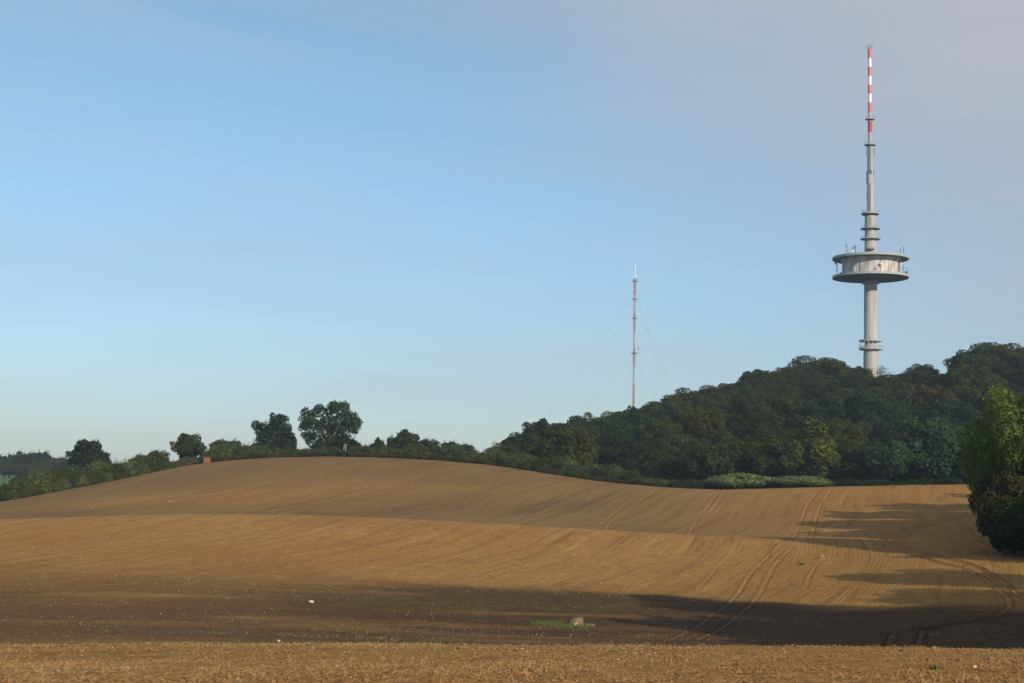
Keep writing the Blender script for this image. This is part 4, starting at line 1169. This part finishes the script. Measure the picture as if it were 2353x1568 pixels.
# ------------------------------------------------------------------ small things in the fields
# orange box at the end of the left hedge
a = at(475.5, 1062, 387); gx, gy = a[0], 387.0
hide = empty('wooden_hide', (gx, gy, h1(gx, gy) - 0.05)); tag(hide, 'small orange boarded box with a dark flat roof at the end of the left hedge', 'hut')
ww, hh_ = 14.5 / F_PX * 387, 12.5 / F_PX * 387
mb = MB()
for k in range(8):
    mb.box((0, 0, 0.12 + hh_ * (k + .5) / 8), ww, 1.3, hh_ / 8 - 0.02)
mb.box((0, 0, 0.12 + hh_ / 2), ww - .06, 1.24, hh_ - .02)
mb.build('boarding', M_orange, hide)
mb = MB(); mb.box((-0.12, -0.05, hh_ + 0.22), ww + .5, 1.8, .12); mb.build('roof', M_dark, hide)
for sx_ in (-1, 1):
    mb = MB(); mb.box((sx_ * (ww / 2 - .08), 0, -0.05), .1, 1.2, .32); mb.build('skid', M_wood, hide)
# ladder
bpt, tpt = at(788.5, 1048, 400.6), at(792.5, 1019, 401.6)
lad = empty('wooden_ladder', (bpt[0], 400.6, h1(bpt[0], 400.6))); tag(lad, 'pale wooden ladder leaning into the dark bush under the large oak', 'ladder')
tz = tpt[2] - lad.location.z
for s in (-.36, .36):
    mb = MB(); mb.tube((s, 0, -0.1), (s * .8 + .42, 1.0, tz), 0.07, n=6); mb.build('rail', M_wood, lad)
for k in range(9):
    t = (k + .7) / 9.3; mb = MB(); mb.tube((-.36 * (1 - .2 * t) + .42 * t, t, tz * t), (.36 * (1 - .2 * t) + .42 * t, t, tz * t), .05, n=5); mb.build('rung', M_wood, lad)

# concrete shaft in the hollow
q = hit(1320, 1437); wx, wy = q
k_ = wy / F_PX
well = empty('concrete_well', (wx, wy, h1(wx, wy) - .05)); tag(well, 'short mossy concrete manhole shaft with sloping left side, standing on grass in the hollow', 'manhole shaft')
Rb, Rt, hw_ = 19.5 * k_, 14.2 * k_, 20.5 * k_
mb = MB(); V = []; n = 40
prof = [(Rb * 1.0, -0.1, 0), (Rb, 0.05, 0), (Rt * 1.05, hw_ * .88, 1), (Rt, hw_, 1), (Rt * .8, hw_, 1), (Rt * .8, hw_ - .1, 1)]
for r_, z_, sh in prof:
    f = max(0, min(1, z_ / hw_)); off = (Rb - Rt) * 0.85 * f
    for i in range(n):
        aa = 2 * math.pi * i / n; j = 1 + .012 * math.sin(3 * aa + z_ * 5)
        V.append((off + r_ * j * math.cos(aa), r_ * j * math.sin(aa), z_))
mb.add(V, [(j * n + i, j * n + (i + 1) % n, (j + 1) * n + (i + 1) % n, (j + 1) * n + i) for j in range(len(prof) - 1) for i in range(n)])
mb.build('cone_wall', M_moss, well, True)
mb = MB(); mb.lathe([(0.01, hw_ - .03), (Rt * .98, hw_ + .004), (Rt * 1.03, hw_ + .01), (Rt * 1.03, hw_ + .06), (Rt * .5, hw_ + .09), (0.01, hw_ + .10)], 40, cx=(Rb - Rt) * .85)
mb.build('lid', M_lid, well, True)
mb = MB(); mb.tube((-.05, -Rb * .93, .03), (.05, -Rb * .93, .24), .035, n=6); mb.tube((.02, -Rb * .93, .22), (.13, -Rb * .9, .26), .03, n=6); mb.build('white_marker', M_white, well)
mb = MB(); mb.box((wx + Rb + .45, wy + .3, h1(wx + Rb + .45, wy + .3) + .05), .62, .5, .14, rz=.1)
slab = mb.build('concrete_slab', M_moss); tag(slab, 'small flat concrete slab lying beside the manhole shaft', 'slab')

def blades(name, pts, hmin, hmax, wdt, rng, mat, kind=None):
    n = len(pts)
    gz = H(pts[:, 0], pts[:, 1])
    base = np.column_stack([pts, gz - 0.01])
    d = rng.normal(0, 1, (n, 2)); d /= np.linalg.norm(d, axis=1)[:, None]
    hh = rng.uniform(hmin, hmax, n)
    lean = rng.normal(0, 0.35, (n, 2)) * hh[:, None]
    wv = np.column_stack([d * wdt, np.zeros(n)])
    mid = base + np.column_stack([lean * .4, hh * .6]); tip = base + np.column_stack([lean, hh])
    V = np.stack([base - wv, base + wv, mid + wv * .7, tip, mid - wv * .7], axis=1).reshape(-1, 3)
    Fc = np.arange(5 * n).reshape(n, 5)
    return mesh_obj(name, V, Fc, mat)
rng = np.random.default_rng(5)
pt = np.column_stack([wx - 1.0 + rng.normal(0, 1.1, 2400), wy - .1 + rng.normal(0, 1.4, 2400)])
e = 0.9 * fbm(pt[:, 0] / .8, pt[:, 1] / 1.2, 2, 99) + ((pt[:, 0] - wx + .8) / 2.0) ** 2 + ((pt[:, 1] - wy) / 3.3) ** 2
pt = pt[(e < 1 + 0.3 * rng.normal(0, 1, len(pt))) & (((pt[:, 0] - wx) ** 2 + (pt[:, 1] - wy) ** 2) > Rb ** 2)]
g_ = blades('grass_patch', pt, 0.08, 0.24, 0.018, rng, M_grass); tag(g_, 'bright green grass round the manhole shaft', 'grass', kind='stuff')
# single weeds
weeds = [(550, 1471, .16, 'green weed tuft at the lower left, on the edge of the dark hollow'), (2147, 1536, .14, 'small green seedling in the sunlit soil at the lower right, near the bottom edge'),
         (1409, 1499, .13, 'small green tuft on the sunlit foreground crest just right of the manhole shaft'), (1070, 1470, .16, 'low green weed on the rim of the hollow left of the manhole shaft'),
         (2070, 1496, .12, 'tiny green plant on the sunlit crest at the lower right'), (1010, 1443, .16, 'green weed in the dark hollow, leftmost of the short row'), (780, 1452, .2, 'yellow green weed tuft below the pale stone in the hollow'),
         (742, 1437, .2, 'green weed tuft right below the pale stone in the hollow'), (1842, 1298, .3, 'small green weed left of the boulder behind the hollow'), (628, 1404, .2, 'little green weed far left in the hollow')]
for px, py, s, lab in weeds:
    q = hit(px, py); n = 46
    k = 1 + q[1] / 60
    pts = q + rng.normal(0, 1, (n, 2)) * s * .2 * k
    o = blades('weed_tuft', pts, s * .12 * k, s * .42 * k, 0.008 * k, rng, M_grass)
    tag(o, lab, 'weed', 'green weeds in the field')

def stone(px, py, w_px, h_px, lab, seed, mat=M_stone, sq=(1, .8, .7)):
    q = hit(px, py); k = q[1] / F_PX
    r = np.random.default_rng(seed)
    bpy_me = bpy.data.meshes.new('stone')
    import bmesh
    bm = bmesh.new(); bmesh.ops.create_icosphere(bm, subdivisions=3, radius=1)
    pl = [(Vector(r.normal(0, 1, 3)).normalized(), r.uniform(.62, .9)) for _ in range(9)]
    for v in bm.verts:
        for nn, dd in pl:
            t = v.co.dot(nn) - dd
            if t > 0: v.co -= nn * t * .9
        v.co.x *= w_px / 2 * k; v.co.y *= w_px / 2 * k * sq[1]; v.co.z = v.co.z * h_px * k * .62
    bm.to_mesh(bpy_me); bm.free()
    bpy_me.materials.append(mat)
    for p_ in bpy_me.polygons: p_.use_smooth = True
    o = bpy.data.objects.new('field_stone', bpy_me); COL.objects.link(o)
    o.location = (q[0], q[1], h1(*q) + h_px * k * .38)
    tag(o, lab, 'stone', 'loose stones in the field')
stone(714, 1386, 14, 8, 'pale pinkish field stone lying in the dark hollow left of centre', 1, M_flint)
stone(1887, 1287, 17, 15, 'dark rounded boulder on a hump of earth among the drill rows at the right', 2, M_stone)
stone(2276, 1516, 17, 9, 'pale stone in the sunlit foreground soil at the lower right', 3, M_stone)
stone(2238, 1533, 12, 6, 'smaller pale stone left of the lower right stone in the foreground', 4, M_flint)
stone(1341, 1516, 14, 9, 'tan stone in the foreground soil below the manhole shaft', 5, M_stone)
stone(1289, 1560, 12, 8, 'brown stone near the bottom edge, left of the stone under the manhole shaft', 6, M_stone)
stone(1199, 1494, 8, 5, 'small pale stone on the foreground crest left of the manhole shaft', 7, M_flint)
stone(66, 1527, 14, 7, 'pale flat stone in the soil at the far lower left', 8, M_stone)
stone(464, 1537, 8, 5, 'light pebble in the foreground soil at the lower left', 9, M_flint)
stone(640, 1474, 9, 5, 'pale pebble beside the green weed tuft at the lower left', 10, M_flint)

OCT_V = np.array([[1, 0, 0], [0, 1, 0], [-1, 0, 0], [0, -1, 0], [0, 0, 1], [0, 0, -1]], float)
OCT_F = np.array([[0, 1, 4], [1, 2, 4], [2, 3, 4], [3, 0, 4], [1, 0, 5], [2, 1, 5], [3, 2, 5], [0, 3, 5]])
def lumps(name, pts, size, rng, mat, label, cat, flat=0.7):
    n = len(pts)
    V = OCT_V[None] * rng.uniform(.6, 1.35, (n, 6, 1)) + rng.normal(0, .16, (n, 6, 3))
    a = rng.uniform(0, 6.28, n); c_, s_ = np.cos(a), np.sin(a)
    X = V[:, :, 0] * c_[:, None] - V[:, :, 1] * s_[:, None]; Y = V[:, :, 0] * s_[:, None] + V[:, :, 1] * c_[:, None]
    V = np.stack([X, Y, V[:, :, 2] * flat], axis=2) * size[:, None, None]
    gz = H(pts[:, 0], pts[:, 1])
    V += np.column_stack([pts, gz + size * .25])[:, None, :]
    Fc = (OCT_F[None] + 6 * np.arange(n)[:, None, None]).reshape(-1, 3)
    o = mesh_obj(name, V.reshape(-1, 3), Fc, mat)
    tag(o, label, cat, kind='stuff'); return o
def scatter(n, d0, d1, rng, pw=1.0, u0=-.38, u1=.38):
    D = d0 * (d1 / d0) ** (rng.uniform(0, 1, n) ** pw)
    return np.column_stack([rng.uniform(u0, u1, n) * D, D])
P = scatter(80000, 15.5, 50, rng, 1.1)
P = P[fbm(P[:, 0] / 1.5, P[:, 1] / 1.5, 3, 50) > -0.28]
lumps('soil_clods', P, np.clip(rng.lognormal(math.log(.0115), .5, len(P)), .008, .06) * (0.7 + P[:, 1] / 55), rng, M_clod, 'brown clods of broken soil in the foreground', 'clods')
P = scatter(36000, 18, 345, rng, .62)
P = P[(P[:, 1] < edgeD(P[:, 0] / P[:, 1]) - 4)]
den = 0.62 - 0.35 * (P[:, 0] / P[:, 1] > 0.1) + 0.6 * fbm(P[:, 0] / 12, P[:, 1] / 20, 3, 60) - 0.35 * (P[:, 1] > 215) - 0.50 * ((P[:, 1] > 50) & (P[:, 1] < 128))
P = P[rng.uniform(0, 1, len(P)) < den]
lumps('flint_pebbles', P, np.clip(rng.lognormal(math.log(.020), .5, len(P)), .008, .055) * (0.22 + P[:, 1] / 125), rng, M_flint, 'scattered pale flint pebbles all over the ploughed field', 'pebbles', .6)
def straw(n, d0, d1, L0, L1, wd, rng, mat, name, label, up=.35, flt=None):
    P = scatter(n, d0, d1, rng)
    if flt is not None: P = P[flt(P)]
    n = len(P); gz = H(P[:, 0], P[:, 1])
    a = rng.uniform(0, math.pi, n); L = rng.uniform(L0, L1, n)
    el = np.abs(rng.normal(0, up, n))
    d = np.column_stack([np.cos(a) * np.cos(el), np.sin(a) * np.cos(el), np.sin(el)]) * L[:, None]
    b = np.column_stack([P, gz + .02])
    w1 = np.column_stack([-np.sin(a), np.cos(a), np.zeros(n)]) * wd; w2 = np.array([0, 0, wd])
    V = np.stack([b - w1, b + w1, b + w1 * .5 + d, b - w1 * .5 + d, b - w2 + .5 * w1, b + w2 + d], axis=1).reshape(-1, 3)
    k = 6 * np.arange(n)[:, None]
    Fc = np.vstack([k + np.array([0, 1, 2, 3]), k + np.array([0, 1, 5, 4])])
    o = mesh_obj(name, V, Fc, mat); tag(o, label, 'straw', kind='stuff')
straw(13000, 16, 62, .04, .16, .0045, rng, M_straw, 'straw_litter', 'short stalks of old straw littering the foreground soil', .3,
      lambda P: fbm(P[:, 0] / 3, P[:, 1] / 3, 3, 70) + 0.25 - 0.55 * (P[:, 0] / P[:, 1] + .1) > rng.uniform(-.3, .5, len(P)))
straw(9000, 72, 135, .06, .22, .010, rng, M_straw, 'dry_stubble', 'dry yellowish stubble in the dark hollow', .5,
      lambda P: fbm(P[:, 0] / 6, P[:, 1] / 4, 3, 71) + 0.05 > rng.uniform(-.2, .5, len(P)))

# dry grass standing along the brow of the foreground
q_ = rng.uniform(0, 1, 2600); D_ = 36 + 12 * q_; uu = rng.uniform(-.38, .38, 2600)
P = np.column_stack([uu * D_, D_]); P = P[fbm(P[:, 0] / 2.5, P[:, 1] / 4, 3, 80) > -0.02]
o = blades('dry_grass', P, 0.03, 0.13, 0.006, rng, M_straw); tag(o, 'thin dry grass blades along the brow of the foreground', 'grass', kind='stuff')

# ------------------------------------------------------------------ haze
hz_o = MB(); hz_o.box((0, 1780, 100), 5200, 4380, 236)
hm, hn, hl, ho = new_mat('haze')
pv = N(hn, 'ShaderNodeVolumePrincipled'); pv.inputs['Color'].default_value = (0.60, 0.80, 1.0, 1); pv.inputs['Density'].default_value = 0.00012
pv.inputs['Anisotropy'].default_value = 0.0
hl.new(pv.outputs[0], ho.inputs['Volume'])
haze = hz_o.build('haze', hm)
tag(haze, 'thin pale morning haze over the fields', 'haze', kind='stuff')
